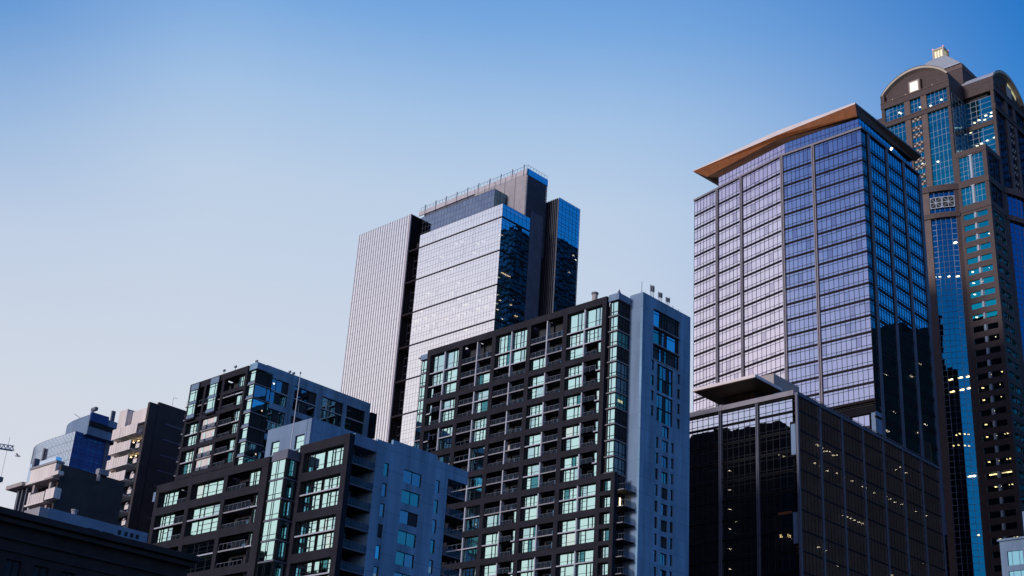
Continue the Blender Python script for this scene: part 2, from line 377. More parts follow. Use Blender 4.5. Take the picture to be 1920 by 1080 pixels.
# glazed corner bay above, with pale ledges
for k in range(11):
    z0 = 105.9-3.06*k-3.0; z1 = z0+2.85
    b = MB(); b.fb(fr, -151.8, -149.62, -2.7, -.93, z0, z1, m_recess)
    us = [-151.3, -150.75, -149.62]
    b.panes(fr, us, [z0+.1, z0+.75, z1-.1], -.82, m_mint, .002, m_mull, .12, .07)
    fr2 = FR(-149.6)
    b.panes(fr2, [180.35, 181.6, 182.6, 183.7], [z0+.1, z0+.75, z1-.1], .02, random.choice([m_teal, m_blueglass, m_dark]), .004, m_mull, .1, .06)
    if k == 6: b.fb(fr2, 180.9, 182.3, .03, .05, z0+1.2, z0+1.7, m_yellow_glow)
    b.obj('corner_window', T)
    s_ = MB(); s_.prism([(-151.8, Yp+.62), (-149.45, Yp+.62), (-149.45, 183.68), (-151.8, 183.68)], z0-.16, z0+.02, m_slab); s_.obj('slab_edge', T)
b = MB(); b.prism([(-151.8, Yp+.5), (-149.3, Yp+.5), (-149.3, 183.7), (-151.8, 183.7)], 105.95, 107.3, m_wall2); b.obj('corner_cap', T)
# left corner bay
for k in range(12):
    z0 = 105.3-3.0*k-3.0; z1 = z0+2.85
    b = MB(); b.fb(fr, -203.2, -201.2, -2.6, -.6, z0, z1, m_recess)
    b.panes(fr, [-203.2, -202.5, -201.2], [z0+.1, z0+.75, z1-.1], -.5, m_mint, .002, m_mull, .12, .07)
    b.obj('corner_window', T)
    s_ = MB(); s_.fb(fr, -203.35, -201.13, -2.4, -.4, z0-.16, z0+.02, m_slab); s_.obj('slab_edge', T)
b = MB(); b.fb(fr, -203.6, -201.13, -3.5, -.3, 105.35, 106.5, m_wall2); b.fb(fr, -204.6, -203.6, -1.2, -.5, 106.1, 106.3, m_slab); b.obj('corner_cap', T)
# side wall: fin and long blank wall with openings
fw = FR(-146.4)
holes = [(187, 195.3, 95.6, 105.8)]+[(188.4, 193.4, 89.6, 95.0), (188.4, 193.4, 83.7, 89.1)]
nar = []
for k in range(4): nar += [(186.6, 187.55, 93.2-3*k, 95.2-3*k), (194.7, 195.6, 92.9-3*k, 94.9-3*k)]
for k in range(12): nar += [(188.35, 189.25, 78.5-3*k, 80.6-3*k), (192.9, 193.85, 78.7-3*k, 80.7-3*k), (190.25, 192.2, 78.4-3*k, 80.5-3*k)]
nar += [(190.2, 192.4, 81.2, 83.3)]
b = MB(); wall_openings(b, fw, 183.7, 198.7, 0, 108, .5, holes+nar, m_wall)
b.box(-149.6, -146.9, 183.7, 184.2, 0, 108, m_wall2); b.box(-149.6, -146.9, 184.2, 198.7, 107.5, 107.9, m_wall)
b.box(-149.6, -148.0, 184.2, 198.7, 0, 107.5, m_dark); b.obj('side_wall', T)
for z0, z1 in ((102.3, 105.8), (98.8, 102.0), (95.6, 98.5)):
    o = MB(); o.fb(fw, 187, 195.3, -1.3, -.5, z0, z1, m_dark)
    us = [187.1, 189.3, 190, 190.9, 191.6, 194.4, 195.2]
    for i in range(6): o.fq(fw, us[i], us[i+1], -.42, z0+.05, z1-.05, [m_glbr, m_recess, m_teal, m_recess, m_blueglass, m_recess][(i+int(z0)) % 6] if z0 < 102 else (m_glbr if i == 0 else m_recess), .01)
    for u in us: o.fb(fw, u-.07, u+.07, -.5, -.34, z0, z1, m_mull)
    o.fb(fw, 187.1, 195.2, -.5, -.35, z1-.75, z1-.65, m_mull); o.obj('window', T)
    s_ = MB(); s_.fb(fw, 187, 195.3, -.5, .12, z0-.2, z0-.02, m_slab); s_.obj('slab_edge', T)
for h in holes[1:]:
    for zz in (h[2], h[2]+2.75): wall_window(T, fw, h[0], h[1], zz, zz+2.65, -.3, 5)
for h in nar: wall_window(T, fw, *h, -.3, 1 if h[1]-h[0] < 1.5 else 2, name='narrow_window')
# side balconies below the corner bay
for k in range(9):
    z = 68.95-3*k
    b = MB(); b.prism([(-149.6, 180.5), (-147.1, 180.9), (-147.1, 183.65), (-149.6, 183.65)], z-.2, z, m_recess); b.box(-149.5, -147.2, 180.42, 180.5, z-.16, z, m_slab); b.box(-147.1, -147.06, 180.9, 183.6, z-.16, z, m_pierdark); o = b.obj('balcony', T)
    r = MB()
    for (x0, y0, x1, y1) in ((-149.5, 180.6, -147.2, 181.0), (-147.2, 181.0, -147.2, 183.6)):
        r.tube((x0, y0, z+1.1), (x1, y1, z+1.1), .035, m_rail)
        for i in range(5):
            x = x0+(x1-x0)*i/4; y = y0+(y1-y0)*i/4; r.tube((x, y, z), (x, y, z+1.1), .02, m_rail, 4)
    r.face([(-147.2, 181, z+.1), (-147.2, 183.6, z+.1), (-147.2, 183.6, z+1), (-147.2, 181, z+1)], m_railglass)
    r.obj('railing', o)
    if k == 1: q = MB(); q.box(-149.58, -149.5, 182.2, 182.5, z+.6, z+2.0, m_warm); q.obj('wall_lamp', T)
# rooftop gear
b = MB(); b.box(-196, -152, 184, 197, 106.2, 106.5, m_gravel); b.obj('roof', T)
b = MB(); b.tube((-157.0, 182, 106), (-157.0, 182, 109.6), .55, m_grey, 12); b.tube((-157, 182, 109.6), (-157, 182, 109.9), .7, m_pierdark, 12); b.obj('vent_stack', T)
for y, h, n_ in ((184.2, 2.6, 1), (186.9, 3.0, 3), (189.4, 2.4, 3), (191.8, 2.2, 3), (194.0, 1.0, 1), (195.8, .9, 1)):
    b = MB()
    for i in range(n_):
        y_ = y+i*.35; b.tube((-147.2+.1*i, y_, 107.9), (-147.2+.1*i, y_, 108+h*(1 if i != 1 else .7)), .05, m_rail, 6)
        if n_ > 1: b.box(-147.28+.1*i, -147.02+.1*i, y_-.07, y_+.07, 108+h*.5, 108+h*.92, m_slab if i % 2 else m_rail)
    b.tube((-147.2, y-.3, 108.3), (-147.2, y+n_*.35, 108.3), .04, m_rail, 4); b.obj('antenna', T)
b = MB(); b.tube((-149.5, 180.3, 107.3), (-149.5, 180.3, 108.1), .35, m_pierdark, 8, .02); b.obj('finial', T)

# ================= 2. the low apartment block in front
T = thing('apartment_block', 'low apartment block with grey side wall tinted by blue sky light, projecting glass bay and roof mast, bottom centre left', 'apartment building', (-165, 125, 0))
Yp = 115.7; fr = FL(Yp)
b = MB(); b.box(-193, -148.6, Yp+2.75, 139.4, 0, 59.4, m_recess); b.obj('building_body', T)
cellsL = [['M:.62|B:.38', 'M', 'B:.56|M:.44'], ['MM:.62|BB:.38', 'MM', 'BB:.78|GG:.22'], ['MM:.62|BB:.38', 'MM', 'BB:.78|GG:.22']]
def strip(c): return [[x for x in row] for row in c]
grid_face(T, fr, [-192.6, -183.3, -173.6, -164.0], 1.0, [60.1, 56.15, 50.25, 44.25, 38.25, 32.25], 26, 1.3, cellsL, 1, False)
b = MB(); b.fb(fr, -163.5, -162.9, -.9, .0, 26, 60.1, m_frame); b.obj('frame_edge', T)
b = MB(); b.fb(fr, -194.3, -193.15, -1.5, -.3, 57.6, 59.2, m_wall2); b.obj('wall_box', T)
grid_face(T, fr, [-155.1, -145.0], 1.15, [60.5, 56.15, 50.25, 44.25, 38.25, 32.25], 26, 1.3, [['G|M'], ['MM|MM']], 1, False)
# concrete tower core with two tall windows, and the flat glazed strip below it
b = MB(); holes = [(-164.1, -162.1, 60.6, 62.7), (-158.3, -156.1, 60.6, 62.7)]
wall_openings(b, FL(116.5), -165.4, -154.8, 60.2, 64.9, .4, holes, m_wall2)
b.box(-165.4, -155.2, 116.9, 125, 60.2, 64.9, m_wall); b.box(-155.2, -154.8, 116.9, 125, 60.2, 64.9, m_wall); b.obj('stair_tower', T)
for h in holes:
    q = MB(); q.panes(FL(116.5), [h[0]+.1, h[1]-.1], [h[2], h[2]+1.1, h[3]-.1], -.2, m_mint, .002, m_mull, .06, .04); q.obj('window', T)
for k in range(18):
    z0 = 58.9-2*k; b = MB()
    b.panes(fr, [-162.85, -161.95], [z0-.6, z0+1.3], -.35, m_mint, .002, m_mull, .06, .04)
    b.panes(fr, [-156.5, -155.72], [z0-.6, z0+1.3], -.35, m_mint, .002, m_mull, .06, .04); b.obj('strip_window', T)
b = MB(); b.box(-162.9, -155.7, Yp+.45, Yp+2.7, 20, 60.2, m_dark); b.obj('bay_backing', T)
fb_ = FL(113.5); fs = FR(-155.55)
for k in range(9):
    z0 = 55.2-3*k; z1 = z0+2.75; q = MB()
    q.panes(fb_, [-158.95, -157.75, -157.3, -155.75], [z0, z0+.7, z1], 0, m_mint, .002, m_mull, .07, .05)
    for i, (ya, yb, gm) in enumerate(((113.65, 114.1, m_recess), (114.1, 114.55, m_teal), (114.65, 115.35, m_cyan if k < 7 else m_teal))):
        q.fq(fs, ya, yb, .0, z0+.3, z1-.1, gm, .01)
    q.fb(fs, 113.6, 115.4, -.3, -.06, z0-.24, z1+.01, m_dark)
    q.obj('bay_window', T)
    q = MB(); q.prism([(-159.05, 113.4), (-155.45, 113.4), (-155.45, 116), (-159.05, 116)], z0-.24, z0-.03, m_pierdark); q.obj('slab_edge', T)
b = MB(); b.prism([(-159.05, 113.4), (-155.4, 113.4), (-155.4, 116), (-159.05, 116)], 57.98, 59.4, m_pierdark); b.box(-158.9, -155.7, 113.7, 116, 25, 57.9, m_dark); b.obj('bay_cap', T)
b = MB(); b.tube((-156.0, 114.2, 59.3), (-156.0, 114.2, 71.4), .09, m_post, 8, .05); b.tube((-156, 114.2, 71.4), (-156, 114.2, 71.7), .12, m_pierdark, 6); b.obj('roof_mast', T)
# right wall
fw = FR(-144.4)
holes = []
for k in range(9):
    z = 57.9-3.0*k
    holes += [(122.55, 123.45, z-1.9, z+.05), (126.4, 129.95, z-1.9, z+.05), (132.9, 133.75, z-2.1+.2, z+.1)]
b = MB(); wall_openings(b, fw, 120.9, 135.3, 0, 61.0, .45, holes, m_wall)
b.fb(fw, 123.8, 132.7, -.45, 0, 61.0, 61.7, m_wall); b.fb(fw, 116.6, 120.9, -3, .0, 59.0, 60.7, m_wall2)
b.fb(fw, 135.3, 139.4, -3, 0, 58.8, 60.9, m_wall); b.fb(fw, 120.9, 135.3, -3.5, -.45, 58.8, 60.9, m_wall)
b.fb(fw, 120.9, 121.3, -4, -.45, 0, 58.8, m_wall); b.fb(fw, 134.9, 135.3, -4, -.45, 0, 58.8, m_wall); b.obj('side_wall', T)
for i, h in enumerate(holes):
    if i % 3 == 1: wall_window(T, fw, *h, -.2, 2)
    else:
        wall_window(T, fw, *h, -.2, 1, {12: m_glbr, 6: m_blueglass}.get(i), name='narrow_window')
        if i in (14, 15): q = MB(); q.fb(fw, h[0]+.2, h[1]-.2, -.28, -.22, h[2]+.2, h[2]+1.0, m_yellow_glow); q.obj('lit_blind', T)
def side_balc(T, x, y0, y1, z, dep, rail=True):
    b = MB(); b.box(x-dep, x-.02, y0+.04, y1, z-.2, z, m_recess); b.box(x-.02, x+.02, y0, y1, z-.18, z, m_pierdark); b.box(x-dep, x-.02, y0, y0+.04, z-.2, z, m_post); o = b.obj('balcony', T)
    r = MB(); r.tube((x-.06, y0, z+1.05), (x-.06, y1, z+1.05), .035, m_rail); n = 6
    for i in range(n+1):
        y = y0+(y1-y0)*i/n; r.tube((x-.06, y, z), (x-.06, y, z+1.05), .02, m_rail, 4)
    r.face([(x-.05, y0, z+.1), (x-.05, y1, z+.1), (x-.05, y1, z+.95), (x-.05, y0, z+.95)], m_railglass); r.obj('railing', o)
    return o
for k in range(9):
    z = 56.4-3*k
    o = side_balc(T, -144.4, 116.65, 120.85, z, 3.8)
    side_balc(T, -144.5, 135.35, 139.2, z+.05, 3.5)
    q = MB(); q.panes(FR(-148.55), [117.2, 118.4, 119.8], [z+.1, z+2.4], .03, m_teal if k % 2 else m_blueglass, .01, m_mull); q.obj('balcony_door', T)
b = MB()
for i in range(9): b.box(-153.6+i*.95, -153.0+i*.95, 117.5, 118, 60.3, 60.8, m_slab)
b.obj('roof_pavers', T)
b = MB(); b.box(-150, -146, 119, 121, 60.2, 61.3, m_slab); b.obj('roof_vent', T)

# ================= 3. the apartment block behind on the left
T = thing('apartment_block', 'apartment block with blue framed side, standing behind the low block with the roof mast', 'apartment building', (-227, 160, 0))
Yp = 146.0; fr = FL(Yp)
b = MB(); b.box(-237.3, -218.2, Yp+2.75, 181, 0, 95.3, m_recess); b.obj('building_body', T)
pil = [-236.9, -231.6, -225.3, -217.4]
pil = [-237.0, -231.6, -225.2, -217.5]
cells = [['BB', 'BB', 'BB:.6|GG:.4'], ['GG', 'BB', 'BB:.6|GG:.4'], ['GG', 'BB', 'BB:.6|GG:.4'], ['GG', 'BB', 'BB:.6|GG:.4']]
grid_face(T, fr, pil, .75, [96.3, 88.35, 82.35, 76.35, 70.35, 64.35], 55, .9, cells, 2, False)
b = MB()
b.fb(fr, -224.8, -217.9, -.9, -.02, 91.4, 92.2, m_frame); b.obj('floor_beam', T)
for (ua, ub) in ((-236.4, -233.6), (-229.4, -226.5)):          # projecting bay windows, two floors tall
    q = MB(); q.fb(fr, ua, ub, -.9, .35, 94.6, 95.9, m_wall2); q.fb(fr, ua, ub, -2, .3, 88.0, 94.6, m_recess)
    for z0 in (88.7, 91.7):
        q.panes(fr, [ua+.1, ua+(ub-ua)*.72, ub-.1], [z0+.35, z0+2.2, z0+2.75], .38, m_mint, .002, m_mull, .10, .06)
        q.fb(fr, ua, ub, .3, .42, z0-.35, z0+.28, m_wall2)
    q.fb(FR(ub), Yp-.3, Yp+.9, 0, .05, 88.0, 95.9, m_mull); q.fb(fr, ua-.1, ub+.1, -.8, .55, 87.9, 88.2, m_frame)
    q.obj('bay_window', T)
for k in range(4):                                             # pale wall panels with small windows in the middle bay
    for j in range(2):
        z = 85.0-6*k-3*j+.2; q = MB(); q.fb(fr, -231.1, -225.7, -1.1, -.5, z-.0, z+2.55, m_beige)
        for c in (-229.9, -226.8): q.fb(fr, c-.5, c+.5, -.52, -.42, z+.9, z+2.3, m_fascia); q.fb(fr, c+.05, c+.45, -.42, -.38, z+.95, z+2.2, m_mint); q.fb(fr, c-.7, c+.6, -.5, -.1, z, z+.8, m_rail)
        q.obj('wall_panel', T)
for k in range(8):                                             # corner glass
    z0 = 95.2-3.0*k-3.0; q = MB(); z1 = z0+2.8
    q.panes(fr, [-217.1, -214.9], [z0+.6, z1-.5, z1], -.5, m_mint, .002, m_mull, .1, .06); q.fb(fr, -217.1, -214.9, -.7, -.46, z0+.02, z0+.55, m_wall2)
    f2 = FR(-214.85)
    q.panes(f2, [146.6, 149.6, 150.5], [z0+.2, z1], .0, [m_dark, m_blueglass, m_glbr, m_dark][k % 4] if k < 6 else m_teal, .006, m_mull, .12, .06)
    if k in (2, 5): q.fb(f2, 149.0, 149.3, .02, .04, z0+.8, z0+1.1, m_room)
    q.box(-217.0, -215.2, 147, 150.4, z0, z1, m_dark); q.obj('corner_window', T)
    s_ = MB(); s_.prism([(-217.1, Yp+.3), (-214.6, Yp+.3), (-214.6, 150.6), (-217.1, 150.6)], z0-.14, z0, m_slab); s_.obj('slab_edge', T)
b = MB(); b.prism([(-217.1, Yp+.3), (-214.5, Yp+.3), (-214.5, 150.8), (-217.1, 150.8)], 95.25, 96.6, m_wall); b.obj('corner_cap', T)
XR = -217.6; fw = FR(XR+2.7); o = 0
sc = 2.7/217.6
hs = []
for (a, c) in ((152.3, 156.9), (158.4, 164.3), (165.7, 171.6), (172.5, 177.8)):
    for zt, zb in ((95.9, 90.6), (89.4, 84.0), (82.8, 77.6)): hs.append((a*(1-sc), c*(1-sc), zb*(1-sc), zt*(1-sc)))
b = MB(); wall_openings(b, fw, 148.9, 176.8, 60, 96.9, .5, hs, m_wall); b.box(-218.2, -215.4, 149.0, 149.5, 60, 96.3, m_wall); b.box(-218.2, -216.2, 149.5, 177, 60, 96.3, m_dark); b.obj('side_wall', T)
for h in hs:
    zm = (h[2]+h[3])/2
    for za, zb in ((h[2], zm-.1), (zm+.1, h[3])): wall_window(T, fw, h[0], h[1], za, zb, -.35, 3)
    s_ = MB(); s_.fb(fw, h[0], h[1], -.5, -.15, zm-.1, zm+.1, m_post); s_.obj('slab_edge', T)
q = MB(); q.fb(fw, 151.2, 151.5, -.32, -.28, 93.6, 93.75, m_lamp); q.obj('ceiling_light', T)
for k in range(6):
    z0 = 96-.9-5.9*k-5.5; q = MB(); q.box(-218, XR+2.8, 177.0, 178.8, z0, z0+5.4, m_dark); q.panes(FR(XR+2.86), [177.1, 178.7], [z0, z0+2.7, z0+5.4], 0, m_blueglass, .01, m_mull); q.obj('corner_window', T)
for k in range(7):
    z = 92.0-3*k; q = MB(); q.box(-239.3, -237.5, 146.8, 149, z-.18, z, m_slab); oo = q.obj('balcony', T)
    r = MB()
    for i in range(5): r.tube((-239.2+i*.4, 146.9, z), (-239.2+i*.4, 146.9, z+1.1), .02, m_rail, 4)
    r.tube((-239.2, 146.9, z+1.1), (-237.5, 146.9, z+1.1), .035, m_rail, 4); r.obj('railing', oo)
for x, y in ((-226.5, 146.6), (-222.6, 146.6), (-216.3, 147.2), (-215.4, 155), (-215.4, 156)):
    q = MB(); q.tube((x, y, 96.3), (x, y, 97.5), .06, m_rail, 6); q.box(x-.3, x+.3, y-.15, y+.15, 97.2, 97.6, m_rail); q.obj('roof_light', T)

# ================= 4. silver glass tower far behind, centre
T = thing('glass_tower', 'silvery white glass tower with dark floor bands, ribbed left wing and louvred rooftop box', 'skyscraper', (-385, 360, 0))
fr = FL(337.4); frR = FR(-341.4); FH = 3.7
b = MB(); b.box(-388.6, -342.4, 338.6, 372, 0, 253.4, m_dark); b.box(-430, -397.3, 338.8, 372, 0, 266, m_dark); b.box(-396.6, -388.6, 341.5, 372, 0, 254, m_dark); b.obj('tower_body', T)
zs = [254.5-i*FH for i in range(36)]
ztop = 254.5; floors = [254.5]
levels = [254.5, 248.9]+[248.9-3.7*i for i in range(1, 33)]
us = span(-389.6, -341.4, 30)
bandz = {248.9-14.8*i for i in range(9)}
for a, c in zip(levels[:-1], levels[1:]):
    q = MB(); isb = any(abs(a-z) < .05 for z in bandz)
    zt = a-(.75 if isb else 0)
    q.panes(fr, us, [c, (c+zt)/2+.5, zt], 0, vary(m_gla, m_gla2, p=.05), .0020, m_pier, .045, .04)
    if isb: q.fb(fr, -389.6, -341.4, -.5, -.12, a-.75, a, m_spand); q.fb(fr, -389.6, -341.2, -.1, .22, a-.30, a-.12, m_pier)
    q.obj('window_strip', T)
    q = MB(); q.fb(fr, -389, -342.6, -1.2, -.2, a-.4, a, m_dark); q.fb(frR, 338.7, 353.5, -1.1, -.15, a-.4, a, m_dark); q.obj('floor_slab', T)
    q = MB(); q.panes(frR, span(337.4, 353.8, 7), [c, (c+zt)/2+.5, zt], 0, m_glbr, .0015, m_mull, .08, .05)
    if isb: q.fb(frR, 337.4, 353.8, -.5, .02, a-.75, a, m_spand)
    q.obj('side_window_strip', T)
n = 0
for r_ in range(1, 33):
    rowz = levels[r_]-.55
    for i in range(30):
        p = .34 if r_ in (10, 11, 15) else (.14 if r_ in (3, 7, 12, 14) else .03)
        if random.random() < p and n < 95:
            u = us[i]+.3; q = MB(); q.fb(fr, u, u+1.3, -1.3, -.45, rowz-.35, rowz-.1, m_lampA); q.obj('ceiling_light', T); n += 1
for (y, z, w, m_) in ((340, 225.2, 5, m_warm), (340, 213.4, .8, m_warm), (343, 212.2, .6, m_lamp), (346, 213.6, .7, m_warm), (349, 210, 1.4, m_warm), (345, 208.3, 1.0, m_lamp), (342, 206.2, .6, m_lamp), (338.8, 209, .8, m_lamp), (350, 204.5, 1.5, m_warm), (347, 216, .5, m_lamp), (352, 212, .5, m_lamp)):
    q = MB(); q.fb(frR, y, y+w, -1.0, -.4, z-.25, z, m_); q.obj('ceiling_light', T)
# recessed slot with glass, left
fs_ = FL(340.8)
for k in range(9):
    zt = 248.9-14.8*k; q = MB(); q.panes(fs_, [-396.3, -393.4, -389.9], [zt-14.2, zt-10.5, zt-7, zt-3.5, zt-.6], -.2, m_gla, .002, m_pierdark, .08, .05); q.obj('slot_window', T)
    q = MB(); q.fb(FL(337.4), -397.0, -389.4, -4.9, .15, zt-.75, zt, m_spand); q.obj('floor_band', T)
q = MB(); q.box(-396.9, -396.45, 337.6, 343, 60, 266.5, m_black); q.box(-390.3, -389.7, 337.9, 342, 60, 254.3, m_pierdark); q.obj('slot_wall', T)
for y, z in ((342.3, 245.3), (342.3, 235.2), (342.3, 216.9)):
    q = MB(); q.box(-394.5, -391.2, y+.3, y+1, z-.9, z, m_lamp); q.obj('ceiling_light', T)
# ribbed left wing
us2 = span(-430.8, -396.6, 22)
for a, c in zip(us2[:-1], us2[1:]):
    q = MB(); q.panes(fr, [a+.35, c-.02], [266.6-3.7*i for i in range(42)], .0, m_gla, .0015, m_pier, .05, .03)
    q.fb(fr, a, a+.35, -.6, .14, 100, 266.8, m_rib); q.fb(fr, a+.35, c, -.6, -.2, 100, 266.7, m_pier); q.obj('ribbed_panel', T)
q = MB(); q.box(-397.3, -396.6, 337.0, 343, 100, 266.8, m_rib); q.obj('ribbed_panel', T)
for i in range(34):
    u = random.choice(us2[:-1])+.6; z = 266.6-3.7*random.randint(6, 30)-.3
    q = MB(); q.fb(fr, u, u+.8, -.28, -.2, z-.5, z-.2, m_lampA); q.obj('ceiling_light', T)
# upper glass volume, louvred box, screen
fu = FL(343)
q = MB(); q.box(-397, -352.8, 343.4, 352, 252, 267.4, m_dark); q.obj('upper_body', T)
q = MB(); q.panes(fu, span(-397, -352.4, 24), [254.6, 257, 259.4, 261.8, 264.4, 267.2], 0, m_gldk, .004, m_pierdark, .08, .05)
q.panes(FR(-352.4), span(343, 350.3, 4), [254.6, 258.5, 262.8, 267.2], 0, m_blueglass, .004, m_mull, .08, .05); q.obj('penthouse_window', T)
q = MB(); q.fb(fu, -382.3, -380.4, -.35, -.05, 256.8, 257.8, m_lamp); q.obj('ceiling_light', T)
q = MB(); q.box(-404, -341.9, 350.9, 362.4, 250, 275.2, m_core); q.obj('louvre_core', T)
q = MB(); fl = FL(350.3)
for i in range(46): q.fb(fl, -407 if i < 4 else -372, -341.4, -.5, 0, 253+i*.48, 253.3+i*.48, m_louvre)
for u in (-372, -366, -360, -354, -348): q.fb(fl, u-.12, u+.12, -.5, .05, 252, 276, m_pierdark)
q.fb(fl, -407, -341.4, -.5, -.05, 274.4, 276.5, m_rib); q.obj('louvre_screen', T)
q = MB(); f4 = FR(-341.4)
for i in range(46): q.fb(f4, 350.3, 362.9, -.5, -.1, 240+i*.77, 240.4+i*.77, m_core)
q.fb(f4, 350.3, 362.9, -.5, .0, 273.6, 276.5, m_glbr); q.obj('louvre_screen', T)
q = MB(); q.box(-345.5, -341.2, 353.8, 361.2, 60, 258, m_core); q.obj('core_wall', T)
q = MB(); q.box(-344, -335.7, 364.2, 377, 60, 266.6, m_core); q.obj('core_wall', T)
q = MB(); 
for i in range(9): q.fb(FL(364.2), -345+i*1.0, -344.5+i*1.0, 0, .25, 60, 266.8, m_mull)
q.obj('fin_screen', T)
f5 = FR(-335.5)
for k in range(50):
    z1 = 266.8-3.7*k; q = MB(); q.panes(f5, span(364, 377.3, 6), [z1-3.7, z1-1.4, z1], 0, m_glbr, .0015, m_mull, .10, .05); q.obj('wing_window_strip', T)
for y, z in ((374, 244.5), (375.5, 243), (369, 215), (372, 236)):
    q = MB(); q.fb(f5, y, y+1.2, -.16, -.06, z-.4, z, m_lamp); q.obj('ceiling_light', T)
q = MB()
for i in range(34):
    u = -406+i*1.95; q.fb(FL(350.3), u-.04, u+.04, -.3, -.2, 276.5, 278.2, m_glbr if 0 else m_rail)
q.fb(FL(350.3), -406, -341.5, -.3, -.22, 278.1, 278.2, m_rail)
for i in range(8): q.fb(FR(-341.4), 350.5+i*1.7, 350.6+i*1.7, -.3, -.2, 276.5, 278.2, m_rail)
q.fb(FR(-341.4), 350.5, 362.6, -.3, -.22, 278.1, 278.2, m_rail)
q.obj('roof_railing', T)
for i in range(10):
    u = -403+i*6.6; q = MB(); q.fb(FL(350.3), u-.12, u+.12, -.2, .1, 273.5, 278.9, m_rail); q.obj('screen_post', T)

# ================= 5. big violet glass tower, right
T = thing('glass_tower', 'violet glass tower with silver piers under a broad orange timber winged roof', 'skyscraper', (-190, 310, 0))
XB, YB = -159.4, 294.7; FH = 4.64
segR = Fr(XB, YB, 1, 0); L2 = math.hypot(36.1, 7.3)
segL = Fr(-185.2, YB, 36.1, -7.3)                     # u from -L2 to 0
side = FR(XB)
zt = [202.0, 196.5]+[196.5-FH*i for i in range(1, 23)]
b = MB(); b.prism([(-220.5, 303.2), (-185.2, 295.9), (XB-1, 295.9), (XB-1, 327.2), (-226, 327.2)], 0, 200.5, m_dark); b.obj('tower_body', T)
bays = [(segR, -14.8, 0, 10), (segR, -25.4, -15.7, 7), (segL, -15.9, -.4, 9), (segL, -26.2, -16.8, 6), (segL, -L2, -27.1, 7)]
sidebays = [(0, 2.9, 4), (4.4, 13.0, 6), (14.5, 22.8, 6), (24.2, 32.8, 6)]
for k in range(len(zt)-1):
    z1, z0 = zt[k], zt[k+1]
    for (f, a, c, n) in bays:
        if z0 < 119 and f is segR and c == 0: continue
        q = MB(); us = span(a, c, n)
        q.panes(f, us, [z0+.55, z0+1.35, z1-.75, z1-.05], 0, vary(m_glb, m_glb2, m_glb3, p=.14), .0028, m_mull, .11, .05)
        q.fb(f, a, c, -.3, .04, z0-.05, z0+.12, m_spand); q.fb(f, a, c, -.3, .16, z0+.14, z0+.24, m_spand); q.fb(f, a, c, -.3, .02, z0+.26, z0+.5, m_pier if 0 else m_spand)
        q.obj('window', T)
    q = MB()
    for (a, c, n) in sidebays:
        f = Fr(XB, YB, 0, 1); us = span(a, c, n)
        q.panes(f, us, [z0+.7, z0+1.35, z1-.75, z1-.05], 0, m_glbr, .0012, m_mull, .17, .07)
        q.fb(f, a, c, -.3, .10, z0-.05, z0+.62, m_spand)
    q.obj('side_window_strip', T)
    q = MB(); q.prism([(-219, 302.6), (-185.2, 295.4), (XB-.5, 295.4), (XB-.5, 327), (-222, 327)], z1-.35, z1-.06, m_dark); q.obj('floor_slab', T)
for f, u in ((segR, -15.25), (segR, -25.65), (segL, -16.35), (segL, -26.65)):
    q = MB(); q.fb(f, u-.42, u-.1, -.3, .42, 95, 202, m_pier); q.fb(f, u+.1, u+.42, -.3, .42, 95, 202, m_pier); q.fb(f, u-.1, u+.1, -.3, .15, 95, 202, m_spand); q.obj('pier', T)
for u in (3.65, 13.75, 23.5, 33.2):
    q = MB(); q.fb(Fr(XB, YB, 0, 1), u-.7, u+.65, -.3, .30, 95, 201.8, m_pierdark); q.obj('pier', T)
q = MB(); q.fb(segR, -25.8, .3, -.6, .45, 201.95, 202.5, m_pier); q.fb(segL, -L2, -.1, -.6, .45, 201.95, 202.5, m_pier); q.fb(side, YB-.25, YB+33.3, -.6, .45, 201.95, 202.45, m_pierdark); q.obj('parapet', T)
q = MB(); q.prism([(-221, 302.4), (-185.2, 295.2), (XB-.4, 295.2), (XB-.4, 327.6), (-223, 327.6)], 200.6, 201.9, m_gravel); q.obj('roof_deck', T)
q = MB(); q.box(-174.2, -160.7, 295.4, 297.5, 100, 121.3, m_black); q.box(-174.2, -159.6, 294.75, 295.4, 119.1, 121.2, m_black); q.obj('foot_recess', T)
q = MB(); q.panes(FL(295.3), [-166.3, -164.6, -163, -161.5], [108, 112.5, 116, 119], 0, m_glb, .002, m_mull, .1, .05); q.obj('recess_window', T)
q = MB(); q.box(-160.7, -159.3, 294.8, 297.8, 100, 119.4, m_wall2); q.obj('foot_column', T)
for a, c, mm in ((319.2, 319.7, m_mint), (319.8, 322.4, m_redbrown), (322.5, 323.4, m_mint)):
    q = MB(); q.box(-159.34, -159.2, a, c, 108, 118.6, mm); q.obj('lit_panel', T)
# clerestory and winged roof
P0, P1, P2, P3 = (-211.3, 300.6), (-184.3, 295.4), (-160.4, 295.4), (-160.4, 326)
q = MB(); q.prism([(-209.8, 301.6), (-184.3, 296.6), (-161.6, 296.6), (-161.6, 325), (-209.8, 325)], 202, 206.2, m_dark); q.obj('clerestory_body', T)
for A_, B_, n, gm in ((P0, P1, 18, m_glb), (P1, P2, 18, m_glb), (P2, P3, 18, m_glbr)):
    f = Fr(A_[0], A_[1], B_[0]-A_[0], B_[1]-A_[1]); L = math.hypot(B_[0]-A_[0], B_[1]-A_[1])
    q = MB(); q.panes(f, span(0, L, n), [201.9, 203.3, 204.6, 206.5], 0, gm, .003, m_mull, .08, .05); q.obj('clerestory_window', T)
